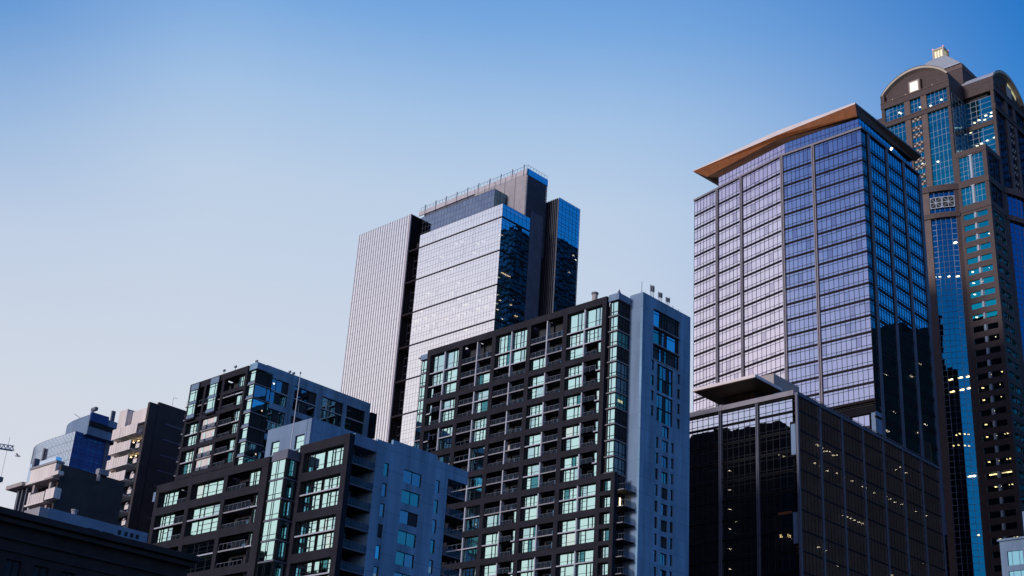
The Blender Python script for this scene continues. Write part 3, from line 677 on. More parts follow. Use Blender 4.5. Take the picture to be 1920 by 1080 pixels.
#   (screen px -> point on a plane) measured roof outline, as real coordinates
E0, E1, E2, E3 = (-220.6, 300.0, 211.5), (-186.0, 293.3, 208.7), (-160.0, 293.3, 209.6), (-158.0, 327.5, 207.8)
B0, B3 = (-214.8, 309.5, 209.2), (-170, 332, 208.5)
M0, M1, M2, M3 = (-215.4, 300.3, 208.0), (-186.6, 294.3, 207.9), (-160.3, 294.6, 206.4), (-159.6, 326.6, 206.3)
G0, G1, G2, G3 = (-211.3, 300.65, 206.5), (-184.3, 295.45, 206.5), (-160.45, 295.45, 206.5), (-160.45, 326, 206.5)
C0, C1, C2, C3 = [(x, y, z+h) for (x, y, z), h in ((E0, .3), (E1, 1.5), (E2, .55), (E3, .5))]
q = MB()
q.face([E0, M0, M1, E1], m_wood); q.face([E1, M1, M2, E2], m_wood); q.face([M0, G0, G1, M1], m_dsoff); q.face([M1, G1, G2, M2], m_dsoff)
q.face([E2, M2, M3, E3], m_dsoff); q.face([M2, G2, G3, M3], m_dsoff)  # right-hand soffit uses the dark copy, shade being in its colour
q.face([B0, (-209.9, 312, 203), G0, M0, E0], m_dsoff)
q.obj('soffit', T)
q = MB()
q.face([E0, E1, C1, C0], m_fascia); q.face([E1, E2, C2, C1], m_fascia); q.face([E2, E3, C3, C2], m_pierdark)
Bt0 = (B0[0], B0[1], B0[2]+.5); q.face([B0, E0, C0, Bt0], m_pierdark)
q.face([C0, C1, C2, C3, (-175, 331, 209.4), Bt0], m_gravel); q.face([E3, (-175, 331, 208.9), (-175, 331, 209.4), C3], m_pierdark)
q.obj('winged_roof', T)
q = MB(); q.tube((-160.2, 312.6, 203.5), (-159.6, 312.6, 204.4), .25, m_lamp, 8); q.obj('camera_lamp', T)
for (y, z) in ((302, 132), (310, 128), (316, 136), (322, 124), (305, 122.5), (318, 120.5), (300.8, 116.2), (321, 141)):
    q = MB(); q.fb(side, y, y+1.6, -1.2, -.5, z-.2, z, m_lamp); q.obj('ceiling_light', T)

# ================= 6. dark glass building in front of it
T = thing('glass_office_building', 'dark glass office building with vertical piers and a thin flat roof canopy', 'office building', (-175, 280, 0))
XP, YP = -157.3, 254.4
f = FL(YP+.9); side = FR(XP)
b = MB(); b.box(-196, XP-1.4, YP+2.4, 322.6, 0, 110, m_dark); b.obj('building_body', T)
zt = [112.0, 107.3]+[107.3-FH*i for i in range(1, 16)]
for k in range(len(zt)-1):
    z1, z0 = zt[k], zt[k+1]
    for a, c, n in ((-168.0, -159.0, 5), (-178.6, -169.1, 6), (-188.9, -179.4, 6), (-196.5, -189.4, 5)):
        q = MB(); q.panes(f, span(a, c, n), ([z0+.5, z0+1.2, z1-1.0, z1-.05] if k else [z0+.5, z0+1.2, z1-1.9, z1-.75]), 0, m_glp, .0016, m_mull, .12, .05)
        q.fb(f, a, c, -.3, .05, z0-.05, z0+.14, m_line); q.fb(f, a, c, -.3, .12, z0+.18, z0+.27, m_line); q.fb(f, a, c, -.3, .02, z0+.3, z0+.48, m_line)
        q.obj('window', T)
    q = MB()
    for i in range(7):
        a = YP+10*i+.45 if i else YP+.5; c = YP+9.8*(i+1)-.3
        q.panes(side, span(YP+9.78*i+.45, YP+9.78*(i+1)-.45, 6), [z0+.3, z1-.02], -.05, m_glp, .003, m_mull, .08, .05)
        q.fb(side, YP+9.78*i+.45, YP+9.78*(i+1)-.45, -.4, -.02, z0-.05, z0+.25, m_mull)
    q.obj('side_window_strip', T)
    q = MB(); q.box(-196, XP-.6, YP+1.4, 322.4, z1-.4, z1-.06, m_dark); q.obj('floor_slab', T)
for u in (-168.55, -179.0, -189.2):
    q = MB(); q.fb(f, u-.34, u-.1, -.3, .4, 40, 111.4, m_pierdark); q.fb(f, u+.1, u+.34, -.3, .4, 40, 111.4, m_pierdark); q.fb(f, u-.1, u+.1, -.3, .2, 40, 111.4, m_line); q.obj('pier', T)
for i in range(8):
    y = YP+9.78*i+(.0 if i else .15); q = MB(); q.fb(side, y-.28, y+.28, -.35, .22, 40, 111, m_pierdark); q.obj('pier', T)
for z0, z1 in ((96.9, 104.2), (76.6, 83.6)):
    q = MB(); q.box(-159.4, -157.75, YP+.2, YP+.85, z0-.4, z1+.6, m_black); q.box(-159.1, -157.9, YP+.1, YP+.75, z0, z1, m_wall2); q.obj('corner_column', T)
q = MB(); q.box(-163.4, -159.5, YP+.78, YP+.86, 83.7, 84.3, m_wood); q.obj('corner_soffit', T)
q = MB(); q.fb(f, -196.5, -158.3, -.6, .6, 111.3, 112.5, m_pier); q.fb(f, -196.5, -158.4, -.6, .3, 110.7, 111.2, m_line); q.fb(side, YP-.1, 323.2, -.5, .35, 110.9, 111.6, m_pierdark); q.obj('parapet', T)
q = MB(); q.box(-196, XP-.6, YP+1.6, 322.5, 110.2, 110.9, m_gravel); q.obj('roof_deck', T)
q = MB(); q.box(-186.6, -168.6, 254.6, 266.0, 117.6, 117.75, m_dsoff); q.box(-186.7, -168.5, 254.5, 266.1, 117.76, 118.5, m_fascia); q.obj('canopy', T)
q = MB(); q.box(-182.4, -173.6, 262.2, 266, 110.9, 117.55, m_dark); q.panes(FL(262.1), span(-182.3, -173.6, 5), [111, 113.3, 115.4, 117.5], 0, m_glp, .002, m_mull, .1, .05); q.obj('roof_pavilion', T)
q = MB(); q.box(-182, -170.9, 266.2, 277.7, 111, 122.9, m_grey); 
q.obj('roof_plant_box', T)
q = MB()
for i in range(40): q.fb(side, 262+i*1.5, 262.06+i*1.5, -.6, -.5, 111.6, 112.7, m_railglass if 0 else m_rail)
q.fb(side, 262, 322, -.6, -.54, 112.6, 112.7, m_rail); q.obj('roof_railing', T)
def plights(pts, w, mm=m_lamp, dz=.15):
    for (u, z, s) in pts:
        q = MB()
        if s: q.fb(side, u, u+w, -1.1, -.5, z-dz, z, mm)
        else: q.fb(f, u, u+w, -1.1, -.4, z-dz, z, mm)
        q.obj('ceiling_light', T)
rows = []
for y in [263.5, 264.6, 265.8, 267.0, 267.9, 269.2, 271, 272.5]: rows.append((y, 101.4+random.uniform(-.3, .5), 1))
for y in [262.8, 265.0, 268.0, 272, 275.3, 279, 284, 285.4, 289.5, 295, 297, 299.5, 303, 304.6, 310, 315.5]: rows.append((y, 96.9+random.uniform(-.3, .3), 1))
for y in [274.5, 276, 277.6, 279.4, 281.5, 283.0]: rows.append((y, 87.6, 1))
for y, z in [(301, 105.5), (303.5, 106.8), (306.2, 106.0), (263, 77.6), (266, 77.5), (271, 75), (296, 78), (312, 84), (283, 67), (291, 71)]: rows.append((y, z, 1))
for u in (-176.6, -176.7, -176.6, -176.5, -176.6): pass
for k in range(7): rows.append((-177.2, 96.5-4.64*k, 0))
for u, z in ((-163.4, 98.0), (-162.2, 97.5), (-175.2, 84)): rows.append((u, z, 0))
m_lampP = emit('dim_ceiling_lamp', (1, .86, .58), 6.0)
plights(rows, .36, m_lampP, .12)
plights([(-163.4, 79.5, 0), (-161.4, 79.3, 0)], .45, m_warm, .8)

# ================= 7. brown stone tower with arched gables, far right
T = thing('stone_tower', 'brown stone and teal glass skyscraper with arched gables and a lit lantern, far right', 'skyscraper', (-201, 440, 0))
CX, CY = -201.0, 440.2; HW = 25.7; SH = 14.0
class Loc(Fr): pass
faces = {'front': Fr(CX, CY-HW, 1, 0), 'right': Fr(CX+HW, CY, 0, 1)}
b = MB(); b.box(CX-SH+1.5, CX+SH-1.5, CY-HW+3, CY+HW-3, 0, 289, m_dark); b.box(CX-HW+3, CX+HW-3, CY-SH+1.5, CY+SH-1.5, 0, 289, m_dark)
b.box(CX-HW, CX+HW-.4, CY+SH, CY+HW, 0, 257, m_granite); b.obj('tower_core', T)
ucols = [(-12.7, -4.5, 5), (-2.2, 2.3, 3), (4.6, 12.8, 5)]
def arc(u, sag=4.2): return sag*(1-(u/SH)**2)
for nm, f in faces.items():
    # upper flat shaft
    pl = [(-SH, -12.7), (-4.5, -2.2), (2.3, 4.6), (12.8, SH)]
    for i, (a, c) in enumerate(pl):
        q = MB(); q.fb(f, a, c, -1.2, .0, 246, 288.2, m_granite if i in (0, 3) else m_granite2); q.obj('pilaster', T)
    for z0, z1 in ((288.2, 291.0), (279.9, 281.9)):
        q = MB(); q.fb(f, -SH-.1, SH+.1, -1.2, .25, z0, z1, m_granite)
        q.fb(f, -SH-.15, SH+.15, -1.2, .45, z1-.3, z1-.01, m_granite2); q.obj('cornice', T)
    for (a, c, n) in ucols:
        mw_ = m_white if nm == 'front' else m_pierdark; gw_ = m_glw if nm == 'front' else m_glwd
        q = MB(); q.panes(f, span(a, c, n), [282, 284.1, 286.2, 288.2], -.5, gw_, .002, mw_, .075, .05); q.obj('window', T)
        zz = [246+k*2.3 for k in range(15)]+[279.9]
        for k in range(0, 15, 3):
            q = MB(); q.panes(f, span(a, c, n), zz[k:k+4], -.5, gw_, .002, mw_, .075, .05)
            if n == 3:
                for z in (zz[k]+.6, zz[k]+4.6):
                    q.fb(f, a+.3, c-.3, -.45, -.3, z, z+1.9, m_granite2)
                    for i in range(4):
                        for j in range(2):
                            q.fb(f, a+.55+i*.95, a+1.2+i*.95, -.3, -.24, z+.2+j*.85, z+.8+j*.85, m_dark if (i+j) % 2 else m_cream)
            q.obj('window', T)
    # arched gable
    q = MB(); n = 20; pts = []
    R = (SH*SH+11.2*11.2)/(2*11.2); 
    for i in range(n+1):
        u = -SH+2*SH*i/n; z = 291+3.2+7.6*(1-(u/SH)**2)**.85; pts.append((u, z))
    for (u0, z0), (u1, z1) in zip(pts[:-1], pts[1:]):
        q.face([f.p(u0, -1.3, 291), f.p(u1, -1.3, 291), f.p(u1, -1.3, z1-.6), f.p(u0, -1.3, z0-.6)], m_granite)
    q.obj('gable_wall', T)
    q = MB()
    for (u0, z0), (u1, z1) in zip(pts[:-1], pts[1:]):
        P = f.p
        q.face([P(u0, .3, z0-1.0), P(u1, .3, z1-1.0), P(u1, .3, z1), P(u0, .3, z0)], m_cream)
        q.face([P(u0, -1.3, z0-1.5), P(u1, -1.3, z1-1.5), P(u1, .3, z1-1.0), P(u0, .3, z0-1.0)], m_cream)
        q.face([P(u0, .3, z0), P(u1, .3, z1), P(u1, -22, z1), P(u0, -22, z0)], m_roofm)
        q.face([P(u0, .33, z0-.05), P(u1, .33, z1-.05), P(u1, .33, z1+.15), P(u0, .33, z0+.15)], m_dark)
    q.fb(f, -SH, -SH+1.6, -1.2, .3, 291, 294.2, m_granite); q.fb(f, SH-1.6, SH, -1.2, .3, 291, 294.2, m_granite)
    q.obj('arched_roof', T)
    q = MB(); q.fb(f, SH-.35, SH, -11.5, -1.2, 246, 294.1, m_granite); q.obj('shaft_return', T)
    q = MB(); q.fb(f, -2.5, 2.7, -1.3, .1, 291, 296.4, m_granite2); q.fb(f, -1.9, 2.1, .1, .16, 291.2, 296.0, m_cream)
    if nm == 'front': q.fb(f, -1.4, 1.6, .16, .2, 291.6, 295.4, m_clock); q.fb(f, .05, .12, .2, .24, 291.6, 295.4, m_cream); q.fb(f, -1.4, 1.6, .2, .24, 293.4, 293.5, m_cream)
    q.obj('gable_window', T)
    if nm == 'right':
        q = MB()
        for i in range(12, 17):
            (u0, z0), (u1, z1) = pts[i], pts[i+1]; q.face([f.p(u0, -1.28, z0-3.2), f.p(u1, -1.28, z1-3.2), f.p(u1, -1.28, z1-1.4), f.p(u0, -1.28, z0-1.4)], m_yellow_glow)
        q.obj('gable_glow', T)  # glowing sheet stands for uplight falling on the gable wall
    else:
        for i in range(4): q = MB(); q.fb(f, -9+i*5.5, -8.8+i*5.5, .45, .6, 290.95, 291.15, m_yellow_glow); q.obj('cornice_lamp', T)
    # bowed lower shaft
    ub = [-SH, -12.7, -10.6, -8.5, -6.5, -4.5, -2.2, 0, 2.3, 4.6, 6.2, 7.9, 9.5, 11.2, 12.8, SH]
    kinds = 'PGGGGPGGPGGGGGP'
    def fac(a, c):
        A_ = f.p(a, arc(a)-.1, 0); B_ = f.p(c, arc(c)-.1, 0); return Fr(A_[0], A_[1], B_[0]-A_[0], B_[1]-A_[1]), math.hypot(B_[0]-A_[0], B_[1]-A_[1])
    for i in range(len(ub)-1):
        a, c = ub[i], ub[i+1]; ff, L = fac(a, c)
        if kinds[i] == 'P':
            q = MB(); q.fb(ff, 0, L, -1.2, .15, 60, 244.6, m_granite2 if i not in (0, len(ub)-2) else m_granite); q.obj('pilaster', T)
        else:
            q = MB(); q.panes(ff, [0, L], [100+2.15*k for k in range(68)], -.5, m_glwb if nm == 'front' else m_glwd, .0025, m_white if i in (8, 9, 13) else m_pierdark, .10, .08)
            q.obj('bowed_glass', T)
        q = MB(); q.fb(ff, 0, L, -1.2, .55, 244.2, 246.6, m_granite); q.obj('curved_band', T)
        q = MB(); q.fb(ff, 0, L, -1.2, .55, 233.4, 235.4, m_granite); q.obj('curved_band', T)
    for (a, c) in ((4.9, 8.6), (8.9, 12.6)):                     # white X-braced screens
        ff, L = fac(a, c); q = MB(); q.fb(ff, 0, L, .0, .06, 237.6, 241.8, m_dark)
        for u in (0, L/2, L): q.fb(ff, u-.1, u+.1, .06, .2, 237.5, 241.9, m_white)
        for z in (237.6, 239.7, 241.8): q.fb(ff, 0, L, .06, .19, z-.1, z+.1, m_white)
        P = ff.p; q.tube(P(0, .15, 237.6), P(L, .15, 241.8), .09, m_white, 4); q.tube(P(0, .15, 241.8), P(L, .15, 237.6), .09, m_white, 4); q.obj('cross_screen', T)
# corner block
for nm, f, a, c in (('front', faces['front'], 14.0, 25.7), ('right', faces['right'], -25.7, -14.0)):
    u0, u1 = (a+1.2, c-1.5) if nm == 'front' else (a+1.7, c-1.2)
    hs = [(u0, u1, 247, 256.6), (u0, u1, 236.9, 244.2)]
    zz = []
    for k in range(36): zb = 233.2-2.1-4.33*k; hs.append((u0, u1, zb, zb+2.15)); zz.append(zb)
    b = MB(); wall_openings(b, f, a if nm == 'front' else a+.5, c, 0, 259.2, .5, hs, m_granite)
    for z in (259.0, 246.2, 236.3): b.fb(f, a, c+(.15 if nm == 'front' else 0), .0, .18, z-2.0, z, m_granite)
    b.obj('corner_block_wall', T)
    um = (u0+u1)/2
    for (h0, h1, z0, z1) in hs[:2]:
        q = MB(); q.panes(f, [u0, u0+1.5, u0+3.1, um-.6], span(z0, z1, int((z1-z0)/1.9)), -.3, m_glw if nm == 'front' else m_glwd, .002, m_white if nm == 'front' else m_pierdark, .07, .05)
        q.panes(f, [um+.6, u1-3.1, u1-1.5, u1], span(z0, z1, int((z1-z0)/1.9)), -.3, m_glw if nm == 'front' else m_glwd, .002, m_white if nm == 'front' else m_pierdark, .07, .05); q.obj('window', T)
        if nm == 'front': q = MB(); P = f.p; q.tube(P(um, -.1, z0), P(um, -.1, z1), .5, m_white, 12); q.fb(f, um-.8, um+.8, -.3, .25, z1-.25, z1, m_white); q.obj('half_column', T)
    for k, zb in enumerate(zz):
        q = MB(); q.panes(f, [u0, um-.6], [zb, zb+2.15], -.3, m_glw, .002, m_white, .08, .06); q.panes(f, [um+.6, u1], [zb, zb+2.15], -.3, m_glw, .002, m_white, .08, .06)
        q.obj('ribbon_window', T)
        if nm == 'front': q = MB(); P = f.p; q.tube(P(um, -.1, zb), P(um, -.1, zb+2.15), .42, m_white, 10); q.obj('half_column', T)
        q = MB(); q.fb(f, u0, u1, -3.5, -.5, zb+2.15, zb+2.4, m_dark); q.obj('ceiling', T)
        lit = {4: .3, 5: .5, 6: .5, 10: .3, 14: .4, 15: .4, 16: .35, 17: .45, 18: .4, 19: .35, 21: .8, 23: .2, 25: .3, 27: .3, 28: .2}.get(k, .06)
        if nm == 'front':
            for i in range(6):
                if random.random() < lit: q = MB(); uu = u0+.5+i*1.45; q.fb(f, uu, uu+.7, -2.2, -1.5, zb+2.0, zb+2.13, m_warm if k > 12 else m_lamp); q.obj('ceiling_light', T)
    q = MB(); q.fb(f, a+.6, c-.6, -5.5, -3.6, 0, 258, m_dark); q.obj('room_wall', T)
q = MB(); f = faces['front']; q.fb(f, 20.5, 23.8, -1.0, -.6, 233.1-4.33*22-.5, 233.1-4.33*22-.2, m_warm); q.fb(f, 16.2, 19.2, -1.0, -.6, 233.1-4.33*22-.5, 233.1-4.33*22-.2, m_warm); q.obj('ceiling_light', T)
q = MB(); q.box(CX+SH-.2, CX+HW-.5, CY-HW+.5, CY-SH, 257.2, 258.2, m_gravel); q.obj('terrace', T)
# notch: the wing's front-facing glass above the corner block
fn = FL(CY-SH)
q = MB(); q.panes(fn, [CX+SH, CX+SH+2.2, CX+SH+4.4, CX+SH+6.2, CX+HW-1.2], [258.5+2.3*k for k in range(13)], -.4, m_glw, .004, m_white, .10, .08); q.obj('notch_window', T)
q = MB(); q.fb(fn, CX+SH, CX+HW-1.3, -1.2, -.05, 288.3, 294.1, m_granite); q.obj('notch_frame', T)
q = MB(); q.fb(fn, CX+SH, CX+HW-1.3, -1.2, -.05, 273.7, 275.7, m_granite); q.obj('notch_frame', T)
q = MB(); q.panes(FR(CX+SH), [CY-HW+1.2, CY-HW+3.8, CY-HW+6.4, CY-HW+9, CY-SH], [258.5+2.3*k for k in range(13)], .1, m_blueglass, .004, m_white, .10, .06); q.obj('notch_window', T)
for u, z in ((3.4, 277.5), (5.2, 278.0), (7.4, 277.4), (7.9, 279.0), (9.9, 278.0), (10.2, 279.4), (1.5, 274.0), (3.6, 267.4), (5.3, 267.8), (7.6, 268.3), (10.4, 268.6), (7.6, 262.2), (2.0, 262)):
    q = MB(); q.fb(fn, CX+SH+u-.9, CX+SH+u, -1.4, -.8, z-.3, z, m_lamp); q.obj('ceiling_light', T)
for (u, z, w) in ((10.8, 223.5, 1.4), (5.2, 283.6, .7), (9.6, 284.6, .7), (1.0, 284.6, .7), (-7.6, 285.4, .6), (-6.9, 284.8, .6), (6.3, 259, .8), (1.6, 259.7, .8), (0.2, 260.2, .8), (8.3, 210.6, .9), (5.4, 211, .7), (10.8, 210.3, 1.2), (3.9, 211.2, .6), (6, 172, 1.6), (9, 172.4, 1.6), (6.2, 167.6, 1.6), (9.2, 168, 1.6), (11.4, 172.6, 1.2), (11.4, 168.4, 1.2), (2.6, 172, 1), (2.9, 167.2, 1), (7, 152.2, .4), (8, 152.6, .4), (9.5, 152.4, .4), (10.6, 152.2, .4), (7.4, 148.7, .4), (9.3, 148.4, .4), (10.5, 148.2, .4), (5.8, 148.6, .4), (9.6, 137.6, 2.6), (11, 118, .6)):
    q = MB(); q.fb(faces['front'], u, u+w, (0 if z > 246 else arc(u))-1.6, (0 if z > 246 else arc(u))-.9, z-.28, z, m_lamp if z > 175 else m_warm); q.obj('ceiling_light', T)
# drum, pyramid roof, lantern
q = MB(); q.box(CX-SH, CX+SH, CY-SH+1.1, CY+SH-1.1, 289, 305, m_granite); q.box(CX-SH-.1, CX+SH+.15, CY-SH+.95, CY+SH-1, 303.2, 305.2, m_granite2); q.obj('roof_drum', T)
q = MB(); n = 13
for k in range(n):
    h = 13.3-(13.3-2.9)*k/n; z = 305.2+13.2*k/n
    q.box(CX-h-.3, CX+h+.3, CY-h-.3, CY+h+.3, z, z+.45, m_white); q.box(CX-h+.25, CX+h-.25, CY-h+.25, CY+h-.25, z+.45, z+13.2/n, m_pierdark)
q.obj('pyramid_roof', T)
q = MB(); q.box(CX-2.4, CX+2.4, CY-2.4, CY+2.4, 318.4, 319.3, m_cream); q.box(CX-2.4, CX+2.4, CY-2.4, CY+2.4, 323.0, 323.7, m_cream)
for sx in (-1, 1):
    for sy in (-1, 1): q.box(CX+sx*2.1-.3, CX+sx*2.1+.3, CY+sy*2.1-.3, CY+sy*2.1+.3, 319.3, 323.0, m_cream)
for sx in (-.6, .6): q.box(CX+sx-.08, CX+sx+.08, CY-2.3, CY-2.1, 319.3, 323, m_cream); q.box(CX+2.1, CX+2.3, CY+sx-.08, CY+sx+.08, 319.3, 323, m_cream)
o = q.obj('lantern', T)
q = MB(); q.box(CX-1.8, CX+1.8, CY-1.8, CY+1.8, 319.3, 323.0, m_lantern); q.obj('lantern_light', o)
for sx, sy in ((-1, -1), (1, -1), (1, 1)):
    q = MB(); q.tube((CX+sx*2.2, CY+sy*2.2, 323.7), (CX+sx*2.2, CY+sy*2.2, 324.2), .22, m_red, 8); q.obj('beacon', T)
q = MB(); q.box(CX-HW, CX-SH, CY-SH+.3, CY+SH, 0, 293, m_granite); q.obj('left_wing', T)

# ================= 8. beige balcony tower, left
T = thing('balcony_tower', 'tower with pale beige slab balconies on its left face and a dark brown side', 'apartment building', (-265, 160, 0))
b = MB(); b.box(-271.6, -260.6, 152.4, 171, 0, 97.4, m_brown); b.box(-260.5, -259.7, 150.2, 152.4, 0, 98.2, m_brown); b.box(-260.6, -259.9, 152.6, 171, 0, 98.9, m_brown); b.obj('tower_body', T)
q = MB(); q.box(-272.3, -268.9, 150.2, 152.4, 0, 98.3, m_beige); q.box(-268.9, -260.6, 151.6, 152.4, 94.6, 97.9, m_beige); q.obj('beige_wall', T)
q = MB()
for k in range(14): q.box(-259.9, -259.8, 155, 168, 94.5-3.6*k-.3, 94.5-3.6*k, m_pierdark)
q.obj('floor_line', T)
for k in range(14):
    z = 91.0-3.5*k; x0, x1 = (-271.1, -262.3)
    if k == 0: x1 = -260.8
    q = MB(); q.box(x0, x1, 148.7, 152.3, z-.3, z, m_beige)
    n = 9
    for i in range(n): a = x0+(x1-x0)*i/n; q.box(a+.04, a+(x1-x0)/n-.04, 148.7, 148.85, z, z+2.15 if k == 0 else z+1.9, m_beige)
    o = q.obj('balcony', T)
    q = MB(); q.box(-262.2, -260.7, 150.0, 152.3, z+.2, z+1.2, m_beige); q.tube((-261.5, 149.9, z+1.2), (-261.0, 149.9, z+1.6), .2, m_fascia, 6); q.obj('balcony_return', T)
    q = MB(); q.panes(FL(152.35), [-268.6, -266.5, -264.5, -262.5], [z+.1, z+2.6], 0, m_blueglass, .01, m_mull); q.obj('window', T)
    if k in (1, 2):
        for x in (-266.5, -264.5, -262.9): q = MB(); q.box(x, x+.3, 151.6, 151.9, z+2.7, z+2.8, m_warm); q.obj('ceiling_light', T)
q = MB(); q.tube((-259.9, 156, 98.9), (-259.9, 156, 101), .04, m_rail, 4); q.tube((-259.9, 156, 101), (-259.9, 157, 101), .04, m_rail, 4)
q.tube((-259.9, 160, 98.9), (-259.9, 160, 100.6), .04, m_rail, 4); q.obj('roof_rail', T)

# ================= 9. blue curved building, far left
T = thing('curved_glass_building', 'rounded building with pale curved front and deep blue flat side, far left', 'office building', (-385, 205, 0))
X0, Y0 = -373.3, 192.5
def curve(x0, y0, L, n=16, bend=1.5, p=2.2):
    pts = [(x0, y0)]
    for i in range(n):
        a = math.pi-bend*((i+.5)/n)**p; pts.append((pts[-1][0]+math.cos(a)*L/n, pts[-1][1]+math.sin(a)*L/n))
    return pts
def curved_wall(name, pts, z0, z1, gm, fl, T, mul):
    for (a, c) in zip(pts[:-1], pts[1:]):
        f = Fr(c[0], c[1], a[0]-c[0], a[1]-c[1]); L = math.hypot(a[0]-c[0], a[1]-c[1])
        q = MB(); q.panes(f, [0, L/2, L], span(z0, z1, fl), 0, gm, .004, mul, .08, .05); q.obj(name, T)
pts = curve(X0, Y0, 38, 22, 1.5, 5)
body = [(x, y+.3) for x, y in pts]; poly = [(X0-.3, 216)]+[(pts[-1][0]+1, 216)]+[(x-.2, y+.3) for x, y in reversed(pts)]
b = MB(); b.prism(list(poly), 0, 123.2, m_dark); b.obj('building_body', T)
curved_wall('curved_window', pts, 100, 123.8, m_azure, 8, T, m_slab)
f = FR(X0)
for k in range(7):
    q = MB(); q.panes(f, span(192.5, 203.2, 6), [123.8-3.2*k-3.2, 123.8-3.2*k-1.4, 123.8-3.2*k], 0, m_navyp, .002, m_navy, .04, .02); q.obj('side_window_strip', T)
q = MB(); q.box(X0-.3, X0+.4, 203.2, 204.4, 90, 133.5, m_pierdark); q.obj('blue_fin', T)
q = MB(); q.box(X0-3, X0-.2, 204.4, 209.5, 90, 122.8, m_bluewall); q.panes(FR(X0-.1), [204.5, 209.4], [100, 122.6], 0, m_navyp, .003); q.obj('rear_wing', T)
pp = curve(X0+2.0, 195.2, 30, 20, 1.6, 2.6)
q = MB(); poly = [(X0+1.9, 212), (pp[-1][0], 212)]+[(x, y) for x, y in reversed(pp)]; q.prism(poly, 123.3, 129.6, m_wall2); q.obj('curved_penthouse', T)
q = MB(); q.box(X0+1.5, X0+2.3, 195.3, 201.5, 127.6, 130.4, m_navyp); q.box(X0+1.5, X0+2.2, 195.3, 206, 125.9, 127.5, m_dark); q.obj('penthouse_side', T)
q = MB(); q.box(-373.2, -370.6, 196, 197, 131.2, 132.2, m_pierdark); q.tube((-372, 196.5, 129.5), (-372, 196.5, 131.2), .12, m_pierdark, 6); q.tube((-378, 196, 129.6), (-381, 195, 131.4), .08, m_pierdark, 4); q.obj('roof_gear', T)
q = MB(); q.tube((pts[9][0]-1, pts[9][1]-.6, 100), (pts[9][0]-1.5, pts[9][1]-.4, 121), .5, m_pierdark, 6); q.obj('facade_mast', T)

# ================= 10. concrete block with deep eaves, far left
T = thing('concrete_block', 'old concrete block with deep projecting eave and pillars below the rounded blue building', 'building', (-225, 118, 0))
b = MB(); b.box(-231.5, -219.6, 113.4, 124.5, 0, 65, m_brown); b.box(-219.55, -219.0, 111.6, 124.5, 0, 66.9, m_brown); b.obj('building_body', T)
q = MB(); q.box(-228.9, -219.9, 111.0, 112.2, 64.7, 67.2, m_beige); q.box(-229.1, -219.6, 110.8, 112.4, 67.2, 67.6, m_slab); q.box(-228.8, -223.0, 112.3, 113.4, 67.6, 69.2, m_azure); q.obj('parapet_wall', T)
q = MB(); q.box(-235.2, -229.2, 110.0, 121, 64.2, 64.9, m_grey); q.box(-229.2, -220.2, 110.6, 121, 64.3, 64.7, m_beige); q.obj('eave', T)
q = MB(); q.box(-230.9, -230.3, 112, 113, 65, 70.0, m_pierdark); q.obj('flue', T)
q = MB(); q.prism([(-232.6, 112.4), (-231.0, 112.0), (-231.0, 113), (-232.6, 113.4)], 65, 69.2, m_azure); q.obj('glass_screen', T)
for x in (-232.9, -231.2, -229.6, -227.3, -221.4):
    q = MB(); q.box(x, x+(.7 if x > -228 or x < -232 else .35), 111.2, 112, 45, 64.2, m_grey if x > -228 else m_pierdark); q.obj('pillar', T)
for k in range(4):
    z = 60.2-3.6*k; q = MB(); q.box(-227.0, -220.3, 110.2, 112, z-.3, z, m_beige)
    for i in range(8): q.box(-225.4+i*.62, -224.86+i*.62, 110.2, 110.35, z, z+1.7, m_beige)
    q.box(-226.3, -225.6, 110.2, 110.9, z, z+2.2, m_beige); q.obj('balcony', T)
q = MB(); q.box(-220.1, -217.0, 110.2, 111.5, 60.2, 62.1, m_beige); q.obj('side_balcony', T)
q = MB(); q.box(-221.6, -218.6, 110.2, 111.5, 64.0, 64.35, m_grey); q.box(-219.6, -217.2, 110.3, 111.4, 64.5, 65.2, m_beige); q.obj('side_balcony', T)
q = MB(); q.box(-219.5, -218.3, 118.6, 120.6, 66.9, 67.9, m_slab); q.tube((-218.9, 119, 65.6), (-218.9, 119, 66.9), .4, m_slab, 8); q.obj('roof_vent', T)

# ================= 11. dark brick foreground building, 12. blue penthouse building
T = thing('brick_building', 'very dark brick building with long cornices and unlit windows, bottom left corner', 'building', (-120, 40, 0))
fw = FR(-101.2)
b = MB(); b.box(-140, -101.7, 10, 65.0, 0, 26.5, m_redbrown); b.obj('building_body', T)
hs = []
for zb in (21.3, 17.2, 13.1):
    for i in range(22): hs.append((13.4+i*2.35, 14.7+i*2.35, zb, zb+2.3))
b = MB(); wall_openings(b, fw, 10, 65.0, 0, 26.6, .45, hs, m_redbrown); b.obj('front_wall', T)
for h in hs: wall_window(T, fw, *h, -.2, 2, m_dark)
for z, p, h in ((27.2, .9, .5), (26.6, .55, .35), (25.3, .25, .2), (20.6, .25, .2), (24.3, .15, .12)):
    q = MB(); q.box(-140.2 if z > 26 else -101.7, -101.2+p, 9.8, 65.0+p*.6, z-h, z, m_cornice); q.obj('cornice', T)
T = thing('penthouse_building', 'low building with blue metal penthouse wall and small vents behind the dark brick building', 'building', (-138, 71, 0))
b = MB(); b.box(-150, -129.4, 65.3, 76.8, 0, 34.0, m_bluewall); b.box(-150, -129.0, 67.6, 76.9, 30, 34.1, m_bluewall); b.obj('building_body', T)
q = MB(); q.box(-151, -128.7, 65.2, 77.0, 34.1, 35.4, m_bluewall); q.box(-132, -128.7, 64.2, 65.2, 34.3, 35.3, m_slab); q.obj('penthouse_wall', T)
